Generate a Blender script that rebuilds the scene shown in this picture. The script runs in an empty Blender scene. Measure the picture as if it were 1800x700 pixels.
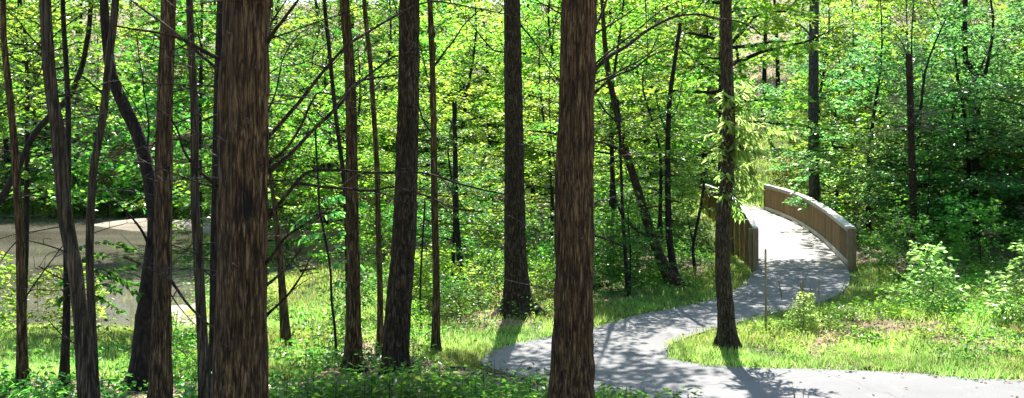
import bpy, math
import numpy as np
R = math.radians
W0, F = 900.0, 1930.0          # photo centre column and focal length in photo pixels (1800 wide)
HOR, CZ = 200.0, 4.4           # horizon row, camera height over the path
rs = np.random.RandomState(7)
sc = bpy.context.scene
col = sc.collection

def P(px, py, d):
    return np.array([(px-W0)/F*d, d, CZ+(HOR-py)/F*d])

def sstep(a, b, x):
    t = np.clip((np.asarray(x, float)-a)/(b-a), 0, 1)
    return t*t*(3-2*t)

_tab = np.random.RandomState(3).rand(64, 64)
def vnoise(x, y, px=64):
    x = np.asarray(x, float); y = np.asarray(y, float)
    xi = np.floor(x).astype(int); yi = np.floor(y).astype(int)
    fx = x-xi; fy = y-yi
    fx = fx*fx*(3-2*fx); fy = fy*fy*(3-2*fy)
    a = _tab[(xi % px) % 64, yi % 64]; b = _tab[((xi+1) % px) % 64, yi % 64]
    c = _tab[(xi % px) % 64, (yi+1) % 64]; d = _tab[((xi+1) % px) % 64, (yi+1) % 64]
    return (a*(1-fx)+b*fx)*(1-fy)+(c*(1-fx)+d*fx)*fy
def fbm(x, y, o=3):
    s = 0; a = .5
    for k in range(o):
        s = s+a*vnoise(x*2**k+13*k, y*2**k+7*k); a *= .5
    return s/(1-.5**o)

def catmull(pts, n):
    pts = np.asarray(pts, float)
    P_ = np.vstack([2*pts[0]-pts[1], pts, 2*pts[-1]-pts[-2]])
    L = np.r_[0, np.cumsum(np.linalg.norm(np.diff(pts[:, :min(3, pts.shape[1])], axis=0), axis=1))]
    out = []
    for s in np.linspace(0, L[-1], n):
        i = min(max(np.searchsorted(L, s, 'right')-1, 0), len(pts)-2)
        t = (s-L[i])/max(L[i+1]-L[i], 1e-9)
        a, b, c, d = P_[i], P_[i+1], P_[i+2], P_[i+3]
        out.append(.5*((2*b)+(-a+c)*t+(2*a-5*b+4*c-d)*t*t+(-a+3*b-3*c+d)*t**3))
    return np.array(out)

# ------------------------------------------------------------------ mesh plumbing
class MB:
    def __init__(s): s.v = []; s.q = []; s.t = []; s.n = 0; s.mq = []; s.mt = []; s.uv = []
    def add(s, v, f, mi=0):
        v = np.asarray(v, float).reshape(-1, 3); f = np.asarray(f, int)
        s.v.append(v)
        if len(f):
            if f.shape[1] == 4: s.q.append(f+s.n); s.mq.append(np.full(len(f), mi))
            else: s.t.append(f+s.n); s.mt.append(np.full(len(f), mi))
        s.n += len(v)
        return s
    def mesh(s, name, mats, smooth=False, off=None):
        v = np.vstack(s.v)
        if off is not None: v = v-np.asarray(off)
        q = np.vstack(s.q) if s.q else np.zeros((0, 4), int)
        t = np.vstack(s.t) if s.t else np.zeros((0, 3), int)
        me = bpy.data.meshes.new(name)
        me.vertices.add(len(v)); me.vertices.foreach_set('co', v.astype(np.float32).ravel())
        me.loops.add(q.size+t.size); me.loops.foreach_set('vertex_index', np.r_[q.ravel(), t.ravel()].astype(np.int32))
        me.polygons.add(len(q)+len(t))
        st = np.r_[np.arange(len(q))*4, len(q)*4+np.arange(len(t))*3].astype(np.int32)
        me.polygons.foreach_set('loop_start', st)
        mi = np.r_[np.concatenate(s.mq) if s.mq else [], np.concatenate(s.mt) if s.mt else []].astype(np.int32)
        me.polygons.foreach_set('material_index', mi)
        me.polygons.foreach_set('use_smooth', np.full(len(q)+len(t), smooth))
        for m in (mats if isinstance(mats, (list, tuple)) else [mats]): me.materials.append(m)
        me.update(calc_edges=True); me.validate()
        return me

def link(name, me, parent=None, loc=(0, 0, 0)):
    o = bpy.data.objects.new(name, me); col.objects.link(o); o.location = loc
    if parent is not None: o.parent = parent
    return o
def tag(o, label=None, cat=None, group=None, kind=None):
    if label: o['label'] = label
    if cat: o['category'] = cat
    if group: o['group'] = group
    if kind: o['kind'] = kind
    return o
def thing(name, label, cat, loc=(0, 0, 0), group=None):
    o = link(name, None, None, loc); o.empty_display_size = .3
    return tag(o, label, cat, group)

def tube(pts, rad, sides=8, disp=None, cap=True):
    pts = np.asarray(pts, float); n = len(pts); rad = np.asarray(rad, float)*np.ones(n)
    tan = np.gradient(pts, axis=0); tan /= np.linalg.norm(tan, axis=1)[:, None]+1e-9
    ref = np.array([1., 0, 0]) if abs(tan[0][0]) < .8 else np.array([0, 1., 0])
    u = np.cross(tan, ref); u /= np.linalg.norm(u, axis=1)[:, None]+1e-9
    w = np.cross(tan, u)
    th = np.arange(sides)/sides*2*math.pi
    L = np.r_[0, np.cumsum(np.linalg.norm(np.diff(pts, axis=0), axis=1))]
    rr = rad[:, None]*np.ones((n, sides))
    if disp is not None: rr = rr*disp(th[None, :]*np.ones((n, 1)), L[:, None]*np.ones((1, sides)))
    v = pts[:, None, :]+rr[..., None]*(np.cos(th)[None, :, None]*u[:, None, :]+np.sin(th)[None, :, None]*w[:, None, :])
    i = np.arange(n-1)[:, None]*sides; j = np.arange(sides)[None, :]; k = (j+1) % sides
    f = np.stack([i+j, i+k, i+sides+k, i+sides+j], -1).reshape(-1, 4)
    return v.reshape(-1, 3), f

def box(mb, c, sx, sy, sz, ax=(1, 0), mi=0):
    """box centred on c, sx along the plan direction ax"""
    ax = np.array([ax[0], ax[1], 0.]); ax /= np.linalg.norm(ax); ay = np.array([-ax[1], ax[0], 0]); az = np.array([0, 0, 1.])
    c = np.asarray(c, float)
    v = [c+a*sx/2*ax+b*sy/2*ay+g*sz/2*az for a in (-1, 1) for b in (-1, 1) for g in (-1, 1)]
    f = [(0, 1, 3, 2), (4, 6, 7, 5), (0, 4, 5, 1), (2, 3, 7, 6), (0, 2, 6, 4), (1, 5, 7, 3)]
    mb.add(v, f, mi)

def unit(a): return a/(np.linalg.norm(a, axis=-1, keepdims=True)+1e-9)
def leaves(mb, pos, d, nrm, ln, ratio=.5, fold=.18, hexa=False, mi=0, droop=.0):
    """folded leaf blades: pos base, d direction, nrm rough normal"""
    d = unit(d); s = unit(np.cross(d, nrm)); nn = np.cross(s, d)
    ln = np.asarray(ln)[:, None]; w = ln*ratio*.5
    n = len(pos)
    if not hexa:
        v = np.stack([pos, pos+d*ln*.45+s*w+nn*w*fold*2, pos+d*ln-nn*ln*droop, pos+d*ln*.45-s*w+nn*w*fold*2], 1)
        f = np.arange(n)[:, None]*4+np.arange(4)[None]
    else:
        v = np.stack([pos, pos+d*ln*.28+s*w*.85+nn*w*fold*2, pos+d*ln*.62+s*w*.8+nn*(w*fold*1.6-ln*droop*.4), pos+d*ln-nn*ln*droop,
                      pos+d*ln*.62-s*w*.8+nn*(w*fold*1.6-ln*droop*.4), pos+d*ln*.28-s*w*.85+nn*w*fold*2], 1)
        b = np.arange(n)[:, None]*6
        f = np.concatenate([b+np.array([[0, 1, 2, 3]]), b+np.array([[0, 3, 4, 5]])])
    mb.add(v.reshape(-1, 3), f, mi)

# ------------------------------------------------------------------ materials
def newmat(name):
    m = bpy.data.materials.new(name); m.use_nodes = True
    nt = m.node_tree; nt.nodes.clear()
    out = nt.nodes.new('ShaderNodeOutputMaterial')
    return m, nt, out
def N(nt, typ, **kw):
    n = nt.nodes.new(typ)
    for k, v in kw.items():
        if k.startswith('i_'): n.inputs[k[2:].replace('_', ' ')].default_value = v
        else: setattr(n, k, v)
    return n
def ramp(nt, fac, stops, interp='LINEAR'):
    r = nt.nodes.new('ShaderNodeValToRGB'); r.color_ramp.interpolation = interp
    e = r.color_ramp.elements
    while len(e) > 1: e.remove(e[-1])
    e[0].position, e[0].color = stops[0][0], (*stops[0][1], 1)
    for p, c in stops[1:]:
        x = e.new(p); x.color = (*c, 1)
    nt.links.new(fac, r.inputs[0]); return r.outputs[0]
def mixc(nt, f, a, b, typ='MIX'):
    m = nt.nodes.new('ShaderNodeMix'); m.data_type = 'RGBA'; m.blend_type = typ
    for k, v in ((0, f), (6, a), (7, b)):
        if hasattr(v, 'links'): nt.links.new(v, m.inputs[k])
        else: m.inputs[k].default_value = v if k == 0 else (*v, 1)
    return m.outputs[2]
def coords(nt, scale=(1, 1, 1), which='Object'):
    tc = nt.nodes.new('ShaderNodeTexCoord'); mp = nt.nodes.new('ShaderNodeMapping')
    mp.inputs['Scale'].default_value = scale
    nt.links.new(tc.outputs[which], mp.inputs[0]); return mp.outputs[0]
def noise(nt, vec, scale, detail=4, rough=.6):
    n = N(nt, 'ShaderNodeTexNoise'); n.inputs['Scale'].default_value = scale
    n.inputs['Detail'].default_value = detail; n.inputs['Roughness'].default_value = rough
    nt.links.new(vec, n.inputs['Vector']); return n.outputs['Fac']

def leafmat(name, stops, tstops, rough=.42, tr=.5, spec=.2):
    m, nt, out = newmat(name)
    g = N(nt, 'ShaderNodeNewGeometry'); oi = N(nt, 'ShaderNodeObjectInfo')
    c = ramp(nt, g.outputs['Random Per Island'], stops)
    t = ramp(nt, g.outputs['Random Per Island'], tstops)
    v = N(nt, 'ShaderNodeMapRange'); nt.links.new(oi.outputs['Random'], v.inputs[0]); v.inputs[3].default_value = .68; v.inputs[4].default_value = 1.25
    pn = noise(nt, g.outputs['Position'], .45, 2); pm = N(nt, 'ShaderNodeMapRange'); nt.links.new(pn, pm.inputs[0]); pm.inputs[1].default_value = .36; pm.inputs[2].default_value = .64; pm.inputs[3].default_value = .62; pm.inputs[4].default_value = 1.3
    vm = N(nt, 'ShaderNodeMath', operation='MULTIPLY'); nt.links.new(v.outputs[0], vm.inputs[0]); nt.links.new(pm.outputs[0], vm.inputs[1]); v = vm
    hn = noise(nt, g.outputs['Position'], .22, 1); hm = N(nt, 'ShaderNodeMapRange'); nt.links.new(hn, hm.inputs[0]); hm.inputs[1].default_value = .35; hm.inputs[2].default_value = .65; hm.inputs[3].default_value = .475; hm.inputs[4].default_value = .53
    h1 = N(nt, 'ShaderNodeHueSaturation'); nt.links.new(c, h1.inputs['Color']); nt.links.new(v.outputs[0], h1.inputs['Value']); nt.links.new(hm.outputs[0], h1.inputs['Hue'])
    h2 = N(nt, 'ShaderNodeHueSaturation'); nt.links.new(t, h2.inputs['Color']); nt.links.new(v.outputs[0], h2.inputs['Value']); nt.links.new(hm.outputs[0], h2.inputs['Hue'])
    b = N(nt, 'ShaderNodeBsdfPrincipled'); nt.links.new(h1.outputs[0], b.inputs['Base Color'])
    b.inputs['Roughness'].default_value = rough; b.inputs['Specular IOR Level'].default_value = spec
    tb = N(nt, 'ShaderNodeBsdfTranslucent'); nt.links.new(h2.outputs[0], tb.inputs[0])
    mx = N(nt, 'ShaderNodeMixShader'); mx.inputs[0].default_value = tr
    nt.links.new(b.outputs[0], mx.inputs[1]); nt.links.new(tb.outputs[0], mx.inputs[2]); nt.links.new(mx.outputs[0], out.inputs[0])
    return m

def barkmat(name, dark, mid, light, sc_=(16, 16, 1.6), bump=.6, moss=0., fine=1., stain=None, crack=.6):
    m, nt, out = newmat(name)
    v = coords(nt, sc_); n1 = noise(nt, v, 1.0, 6, .72)
    v5 = coords(nt, (sc_[0]*2.2, sc_[1]*2.2, sc_[2]*1.7)); n5 = noise(nt, v5, 1.0, 4, .7)
    v2 = coords(nt, (3, 3, 1.6)); n2 = noise(nt, v2, 1.0, 4, .6)
    c = ramp(nt, n1, [(.4, dark), (.5, mid), (.62, light)])
    c = mixc(nt, ramp(nt, n5, [(.4, (crack,)*3), (.5, (0, 0, 0))]), c, tuple(q*.45 for q in dark))
    c = mixc(nt, ramp(nt, n2, [(.38, (0, 0, 0)), (.66, (.65, .65, .65))]), c, tuple(.6*p+.4*q for p, q in zip(dark, mid)))
    if moss:
        v3 = coords(nt, (5, 5, 2.5)); n3 = noise(nt, v3, 1.3, 4)
        c = mixc(nt, ramp(nt, n3, [(.52, (0, 0, 0)), (.66, (moss, moss, moss))]), c, (.1, .12, .085))
    if stain:
        v6 = coords(nt); sb = N(nt, 'ShaderNodeVectorMath', operation='SUBTRACT'); nt.links.new(v6, sb.inputs[0]); sb.inputs[1].default_value = stain[0]
        dv = N(nt, 'ShaderNodeVectorMath', operation='MULTIPLY'); nt.links.new(sb.outputs[0], dv.inputs[0]); dv.inputs[1].default_value = stain[1]
        ln = N(nt, 'ShaderNodeVectorMath', operation='LENGTH'); nt.links.new(dv.outputs[0], ln.inputs[0])
        ad_ = N(nt, 'ShaderNodeMath', operation='ADD'); nt.links.new(ln.outputs[1], ad_.inputs[0]); nt.links.new(n1, ad_.inputs[1])
        c = mixc(nt, ramp(nt, ad_.outputs[0], [(.66, (.92, .92, .92)), (.98, (0, 0, 0))]), c, (.008, .006, .005))
    v7 = coords(nt, (sc_[0]*.42, sc_[1]*.42, sc_[2]*.35)); dn = N(nt, 'ShaderNodeTexNoise'); dn.inputs['Scale'].default_value = 1.6; dn.inputs['Detail'].default_value = 3; nt.links.new(v7, dn.inputs['Vector'])
    va = N(nt, 'ShaderNodeVectorMath', operation='ADD'); nt.links.new(v7, va.inputs[0]); nt.links.new(dn.outputs['Color'], va.inputs[1])
    vo = N(nt, 'ShaderNodeTexVoronoi', feature='DISTANCE_TO_EDGE'); vo.inputs['Scale'].default_value = 1.3; nt.links.new(va.outputs[0], vo.inputs['Vector'])
    c = mixc(nt, ramp(nt, vo.outputs['Distance'], [(.02, (.75, .75, .75)), (.11, (0, 0, 0))]), c, tuple(q*.35 for q in dark))
    b = N(nt, 'ShaderNodeBsdfPrincipled'); nt.links.new(c, b.inputs['Base Color'])
    b.inputs['Roughness'].default_value = .85; b.inputs['Specular IOR Level'].default_value = .25
    ad = N(nt, 'ShaderNodeMath', operation='ADD'); nt.links.new(n1, ad.inputs[0])
    ml = N(nt, 'ShaderNodeMath', operation='MULTIPLY'); nt.links.new(n5, ml.inputs[0]); ml.inputs[1].default_value = .8*fine; nt.links.new(ml.outputs[0], ad.inputs[1])
    mn = N(nt, 'ShaderNodeMath', operation='MINIMUM'); nt.links.new(vo.outputs['Distance'], mn.inputs[0]); mn.inputs[1].default_value = .18
    mm = N(nt, 'ShaderNodeMath', operation='MULTIPLY_ADD'); nt.links.new(mn.outputs[0], mm.inputs[0]); mm.inputs[1].default_value = 4.; nt.links.new(ad.outputs[0], mm.inputs[2]); ad = mm
    bp = N(nt, 'ShaderNodeBump'); bp.inputs['Strength'].default_value = bump; bp.inputs['Distance'].default_value = .05
    nt.links.new(ad.outputs[0], bp.inputs['Height']); nt.links.new(bp.outputs[0], b.inputs['Normal'])
    nt.links.new(b.outputs[0], out.inputs[0]); return m

M = {}
G1 = [(0, (.04, .09, .012)), (.5, (.065, .125, .018)), (1, (.1, .15, .028))]
T1 = [(0, (.15, .38, .02)), (.5, (.3, .58, .04)), (1, (.55, .76, .1))]
M['leaf_bright'] = leafmat('leaf_bright', G1, T1, .38, .58)
M['leaf_mid'] = leafmat('leaf_mid', [(0, (.025, .07, .016)), (.5, (.04, .095, .02)), (1, (.06, .115, .025))], [(0, (.09, .3, .03)), (.6, (.17, .42, .04)), (1, (.3, .52, .06))], .34)
M['leaf_cool'] = leafmat('leaf_cool', [(0, (.02, .065, .03)), (1, (.045, .1, .035))], [(0, (.1, .38, .09)), (.6, (.2, .52, .11)), (1, (.38, .7, .18))], .27, .55)
M['leaf_young'] = leafmat('leaf_young', [(0, (.11, .18, .03)), (1, (.2, .26, .07))], [(0, (.42, .74, .12)), (1, (.68, .88, .3))], .28, .55)
M['needle'] = leafmat('needle', [(0, (.07, .09, .05)), (1, (.12, .14, .08))], [(0, (.12, .17, .07)), (1, (.2, .25, .1))], .6, .3)
M['grass'] = leafmat('grass_blade', [(0, (.07, .13, .02)), (.8, (.12, .18, .035)), (1, (.25, .23, .1))], [(0, (.24, .46, .06)), (.65, (.4, .58, .12)), (1, (.62, .56, .3))], .45)
M['litter'] = leafmat('dead_leaf', [(0, (.13, .085, .05)), (.5, (.24, .17, .11)), (1, (.36, .29, .21))], [(0, (.1, .07, .04)), (1, (.25, .18, .1))], .7, .15)
M['straw'] = leafmat('straw', [(0, (.3, .22, .1)), (1, (.42, .34, .17))], [(0, (.3, .22, .1)), (1, (.4, .32, .16))], .6, .3)
M['cedar'] = barkmat('cedar_bark', (.022, .013, .005), (.13, .08, .028), (.37, .26, .115), (42, 42, 4.5), 1.)
M['cedar_grey'] = barkmat('weathered_bark', (.02, .015, .007), (.085, .064, .032), (.22, .175, .105), (28, 28, 2.6), .9, .3)
M['oak'] = barkmat('furrowed_bark', (.014, .009, .004), (.06, .039, .018), (.16, .115, .06), (30, 30, 7), 1.)
M['oak_light'] = barkmat('brown_ridged_bark', (.02, .013, .006), (.085, .058, .026), (.2, .15, .085), (30, 30, 8), 1.)
M['dark'] = barkmat('dark_bark', (.01, .008, .006), (.026, .02, .015), (.06, .047, .036), (26, 26, 6), .8)
M['grey'] = barkmat('grey_bark', (.03, .027, .022), (.075, .066, .055), (.14, .125, .11), (16, 16, 5), .6, .4)
M['dead'] = barkmat('dead_wood', (.05, .04, .033), (.12, .1, .085), (.26, .23, .2), (20, 20, 20), .4)
M['twig'] = barkmat('twig_bark', (.014, .01, .008), (.035, .026, .019), (.08, .063, .05), (30, 30, 30), .3)

def woodmat(name, a, b, c, rough=.75, sc_=(14, 14, 1.2)):
    m, nt, out = newmat(name)
    v = coords(nt, sc_); n1 = noise(nt, v, 2., 5, .7)
    g = N(nt, 'ShaderNodeNewGeometry')
    cc = ramp(nt, n1, [(.3, a), (.55, b), (.75, c)])
    tint = ramp(nt, g.outputs['Random Per Island'], [(0, (.62, .6, .58)), (.5, (.9, .9, .9)), (1, (1.12, 1.05, .95))])
    cc = mixc(nt, 1., cc, tint, 'MULTIPLY')
    b_ = N(nt, 'ShaderNodeBsdfPrincipled'); nt.links.new(cc, b_.inputs['Base Color']); b_.inputs['Roughness'].default_value = rough
    bp = N(nt, 'ShaderNodeBump'); bp.inputs['Strength'].default_value = .3; bp.inputs['Distance'].default_value = .01
    nt.links.new(n1, bp.inputs['Height']); nt.links.new(bp.outputs[0], b_.inputs['Normal'])
    nt.links.new(b_.outputs[0], out.inputs[0]); return m
M['board'] = woodmat('stained_board', (.26, .13, .045), (.46, .25, .095), (.6, .37, .17))
M['batten'] = woodmat('pale_batten', (.3, .2, .11), (.42, .3, .19), (.52, .4, .28))
M['cap'] = woodmat('weathered_cap', (.26, .26, .25), (.42, .41, .39), (.55, .53, .5), .6)
M['post'] = woodmat('post_wood', (.13, .085, .04), (.24, .16, .08), (.34, .25, .14))
M['stake'] = woodmat('stake_wood', (.13, .1, .04), (.25, .19, .08), (.36, .28, .13))

def asphalt():
    m, nt, out = newmat('asphalt')
    v = coords(nt)
    n1 = noise(nt, v, .5, 4); n2 = noise(nt, v, 90, 2); n3 = noise(nt, v, 4, 4, .7)
    c = ramp(nt, n1, [(.3, (.09, .09, .095)), (.7, (.135, .135, .142))])
    c = mixc(nt, ramp(nt, n2, [(.35, (0, 0, 0)), (.65, (.5, .5, .5))]), c, (.16, .16, .165))
    c = mixc(nt, ramp(nt, n3, [(.58, (0, 0, 0)), (.75, (.45, .45, .45))]), c, (.24, .21, .17))
    vo = N(nt, 'ShaderNodeTexVoronoi', feature='DISTANCE_TO_EDGE'); vo.inputs['Scale'].default_value = .33
    wv = N(nt, 'ShaderNodeVectorMath', operation='ADD'); nz = N(nt, 'ShaderNodeTexNoise'); nz.inputs['Scale'].default_value = 1.5; nt.links.new(v, nz.inputs['Vector'])
    nt.links.new(v, wv.inputs[0]); nt.links.new(nz.outputs['Color'], wv.inputs[1]); nt.links.new(wv.outputs[0], vo.inputs['Vector'])
    c = mixc(nt, ramp(nt, vo.outputs['Distance'], [(.0, (.7, .7, .7)), (.008, (0, 0, 0))]), c, (.05, .05, .05))
    b = N(nt, 'ShaderNodeBsdfPrincipled'); nt.links.new(c, b.inputs['Base Color']); b.inputs['Roughness'].default_value = .85; b.inputs['Specular IOR Level'].default_value = .3
    bp = N(nt, 'ShaderNodeBump'); bp.inputs['Strength'].default_value = .5; bp.inputs['Distance'].default_value = .006
    nt.links.new(n2, bp.inputs['Height']); nt.links.new(bp.outputs[0], b.inputs['Normal'])
    nt.links.new(b.outputs[0], out.inputs[0]); return m
M['asphalt'] = asphalt()
def deckmat():
    m, nt, out = newmat('deck_surface')
    v = coords(nt); n1 = noise(nt, v, 1.2, 4); n2 = noise(nt, v, 40, 2)
    c = ramp(nt, n1, [(.3, (.12, .118, .112)), (.7, (.19, .186, .178))])
    c = mixc(nt, ramp(nt, n2, [(.4, (0, 0, 0)), (.7, (.5, .5, .5))]), c, (.12, .115, .11))
    b = N(nt, 'ShaderNodeBsdfPrincipled'); nt.links.new(c, b.inputs['Base Color']); b.inputs['Roughness'].default_value = .8
    nt.links.new(b.outputs[0], out.inputs[0]); return m
M['deck'] = deckmat()
def groundmat():
    m, nt, out = newmat('forest_floor')
    v = coords(nt)
    at = N(nt, 'ShaderNodeAttribute', attribute_name='cover'); sp = N(nt, 'ShaderNodeSeparateColor'); nt.links.new(at.outputs['Color'], sp.inputs[0])
    n1 = noise(nt, v, 2.2, 5, .7); n2 = noise(nt, v, 11, 4, .7); n3 = noise(nt, v, 45, 3)
    lit = ramp(nt, n3, [(.3, (.07, .048, .032)), (.5, (.16, .115, .08)), (.68, (.33, .27, .2))])
    soil = ramp(nt, n2, [(.3, (.1, .062, .042)), (.7, (.24, .16, .115))])
    green = ramp(nt, n2, [(.3, (.03, .06, .012)), (.6, (.07, .12, .025)), (.8, (.14, .15, .05))])
    c = mixc(nt, sp.outputs[1], lit, soil)
    ad = N(nt, 'ShaderNodeMath', operation='ADD'); nt.links.new(sp.outputs[0], ad.inputs[0]); nt.links.new(n1, ad.inputs[1])
    c = mixc(nt, ramp(nt, ad.outputs[0], [(.75, (0, 0, 0)), (1.0, (1, 1, 1))]), c, green)
    c = mixc(nt, sp.outputs[2], c, (.27, .235, .175))
    b = N(nt, 'ShaderNodeBsdfPrincipled'); nt.links.new(c, b.inputs['Base Color']); b.inputs['Roughness'].default_value = .95; b.inputs['Specular IOR Level'].default_value = .15
    bp = N(nt, 'ShaderNodeBump'); bp.inputs['Strength'].default_value = .7; bp.inputs['Distance'].default_value = .05
    nt.links.new(n2, bp.inputs['Height']); nt.links.new(bp.outputs[0], b.inputs['Normal'])
    nt.links.new(b.outputs[0], out.inputs[0]); return m
M['ground'] = groundmat()
def watermat():
    m, nt, out = newmat('murky_water')
    v = coords(nt, (.5, 1, 1)); n1 = noise(nt, v, .35, 4); n2 = noise(nt, v, 5, 2); n3 = noise(nt, v, 1.1, 2)
    c = ramp(nt, n1, [(.35, (.062, .058, .042)), (.65, (.12, .112, .086))])
    b = N(nt, 'ShaderNodeBsdfPrincipled'); nt.links.new(c, b.inputs['Base Color'])
    b.inputs['Roughness'].default_value = .05; b.inputs['IOR'].default_value = 1.33; b.inputs['Specular IOR Level'].default_value = .95
    ad = N(nt, 'ShaderNodeMath', operation='ADD'); nt.links.new(n2, ad.inputs[0]); nt.links.new(n3, ad.inputs[1])
    bp = N(nt, 'ShaderNodeBump'); bp.inputs['Strength'].default_value = .22; bp.inputs['Distance'].default_value = .006
    nt.links.new(ad.outputs[0], bp.inputs['Height']); nt.links.new(bp.outputs[0], b.inputs['Normal'])
    nt.links.new(b.outputs[0], out.inputs[0]); return m
M['water'] = watermat()
m, nt, out = newmat('stone'); v = coords(nt); c = ramp(nt, noise(nt, v, 5, 4), [(.3, (.2, .19, .17)), (.7, (.4, .38, .35))])
b = N(nt, 'ShaderNodeBsdfPrincipled'); nt.links.new(c, b.inputs['Base Color']); b.inputs['Roughness'].default_value = .9; nt.links.new(b.outputs[0], out.inputs[0]); M['stone'] = m

# ------------------------------------------------------------------ path edges
def gp(px, py, z=0.0):
    d = (CZ-z)*F/(py-HOR); return ((px-W0)/F*d, d)
inner = [(14, 18.2)]+[gp(*p) for p in [(1800, 668), (1600, 657), (1400, 649), (1270, 644), (1195, 635), (1172, 623), (1178, 608), (1212, 592), (1300, 566), (1385, 546), (1462, 524), (1490, 503), (1490, 471)]]
outer = [(15, 15.0)]+[gp(*p) for p in [(1800, 760), (1600, 752), (1380, 735), (1180, 712), (1010, 682), (900, 660), (847, 634), (905, 605), (1010, 585), (1130, 553), (1240, 531), (1296, 507), (1330, 473)]]
k_ = np.r_[0, 1, 2, 3, 4, 5, 6, 7, 8, 9, 10, 11, 12, 13]
def dens(e, n=14):
    e = np.array(e); o = []
    P_ = np.vstack([2*e[0]-e[1], e, 2*e[-1]-e[-2]])
    for i in range(len(e)-1):
        a, b, c, d = P_[i:i+4]
        for t in np.arange(n)/n: o.append(.5*((2*b)+(-a+c)*t+(2*a-5*b+4*c-d)*t*t+(-a+3*b-3*c+d)*t**3))
    return np.array(o+[e[-1]])
inn, outr = dens(inner), dens(outer)
wob = (vnoise(np.arange(len(inn))*.45, 3.3)-.5)*.10
nv_ = unit(outr-inn)
inn = inn-nv_*wob[:, None]; outr = outr+nv_*(vnoise(np.arange(len(inn))*.4, 9.3)-.5)[:, None]*.14
# far path beyond the bridge
cen2 = catmull([(10.15, 50), (10.5, 53.5), (9.9, 56.7), (7, 59), (0, 60.5), (-14, 61.5)], 60)
t2 = unit(np.gradient(cen2, axis=0)); n2_ = np.stack([-t2[:, 1], t2[:, 0]], 1)
path_pts = np.vstack([inn*(1-s)+outr*s for s in np.linspace(0, 1, 21)]+[cen2+n2_*s for s in np.linspace(-1.3, 1.3, 15)])
# bridge edges
brR = catmull([(9.55, 31.2), (10.5, 37.5), (11.15, 43.5), (11.5, 50)], 60)
brL = catmull([(6.93, 31.0), (7.87, 37.4), (8.5, 43.5), (8.85, 50.2)], 60)
brC = (brR+brL)/2
creek = catmull([(-13, 42), (-8, 39), (-3, 37), (4, 37.6), (9.3, 39.8), (18, 43), (30, 47), (60, 52)], 120)

_gx = np.arange(-24, 46.01, .2); _gy = np.arange(6, 70.01, .2); _cache = {}
def mind(x, y, pts):
    """distance in plan to a set of points, read from a table"""
    key = (len(pts), float(pts[0, 0]), float(pts[-1, 1]))
    if key not in _cache:
        A, B = np.meshgrid(_gx, _gy); q = np.stack([A.ravel(), B.ravel()], 1); o = np.empty(len(q))
        p2 = (pts**2).sum(1)
        for s in range(0, len(q), 8000):
            c = q[s:s+8000]; o[s:s+8000] = ((c**2).sum(1)[:, None]+p2[None]-2*c@pts.T).min(1)
        _cache[key] = np.sqrt(np.maximum(o, 0)).reshape(A.shape)
    G = _cache[key]; x = np.asarray(x, float); y = np.asarray(y, float)
    u = np.clip((x-_gx[0])/.2, 0, len(_gx)-1.001); v = np.clip((y-_gy[0])/.2, 0, len(_gy)-1.001)
    i = u.astype(int); j = v.astype(int); fu = u-i; fv = v-j
    out = (G[j, i]*(1-fu)+G[j, i+1]*fu)*(1-fv)+(G[j+1, i]*(1-fu)+G[j+1, i+1]*fu)*fv
    return out+np.hypot(x-np.clip(x, _gx[0], _gx[-1]), y-np.clip(y, _gy[0], _gy[-1]))

def pond_s(x, y):
    xr = np.interp(y, [24, 26, 30, 41, 51, 58], [-6.6, -7.7, -9.0, -11.3, -12.6, -15])
    w = (fbm(x*.35+5, y*.35)-.5)*2.2
    return np.minimum(np.minimum((y-25.7)+w*.6, (xr-x)+w), np.minimum(57.2-y+w*1.6, x+48))
WZ = -.9
def ground0(x, y):
    x = np.asarray(x, float); y = np.asarray(y, float)
    k = .134+(.172-.134)*sstep(-1, 3, x)
    a = 2.75-k*y
    low = .05+(fbm(x*.3, y*.3)-.5)*.25+(fbm(x*1.3, y*1.3)-.5)*.1
    s = pond_s(x, y)
    low = low-.98*sstep(-6.5, 0, s)-.8*sstep(0, 3, s)
    bar = np.exp(-(((x+17.5)/4.6)**2+((y-52.5)/1.7)**2)); low = low+1.15*bar   # mud bar in the pond
    near = (x > -30) & (x < 60) & (y > 25) & (y < 60)
    dc = np.full(x.shape, 1e3); 
    if near.any(): dc[near] = mind(x[near], y[near], creek)
    low = low-1.35*sstep(4.6, 1.0, dc)*sstep(-14, -9, x)
    db = np.full(x.shape, 1e3)
    if near.any(): db[near] = mind(x[near], y[near], brC)
    low = np.where(low > -.3, low-(low+.3)*sstep(2.0, 1.35, db)*sstep(31.15, 31.7, y)*sstep(50.1, 49.5, y), low)   # the ground drops away under the deck
    # hill behind
    h = np.maximum(y-61, 0)
    low = low+(.2*h+.004*h*h*np.clip((110-y)/60, 0, 1))*np.clip(1-(y-150)/400, .3, 1)*sstep(60, 66, y)**.5
    low = low+.09*np.maximum(x-16, 0)*sstep(30, 36, y)
    z = np.where(a > low+1.2, a, np.where(a < low-1.2, low, 0))
    t = np.clip((a-low+1.2)/2.4, 0, 1)
    sm = low*(1-t)+a*t+1.2*.5*t*(1-t)
    return np.where(np.abs(a-low) < 1.2, sm, np.where(a > low, a, low))
def ground(x, y):
    x = np.asarray(x, float); y = np.asarray(y, float)
    z = ground0(x, y)
    near = (x > -16) & (x < 18) & (y > 12) & (y < 64)
    if near.any():
        d = mind(x[near], y[near], path_pts)
        w = sstep(1.7, .45, d)*(1-sstep(1.6, 1.3, mind(x[near], y[near], brC))*sstep(31.1, 31.5, y[near])*sstep(50.1, 49.7, y[near])); zz = z[near]
        z = z.copy(); z[near] = zz*(1-w)+(-.03)*w
    return z
def gz(x, y): return float(ground(np.array([x]), np.array([y]))[0])

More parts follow.
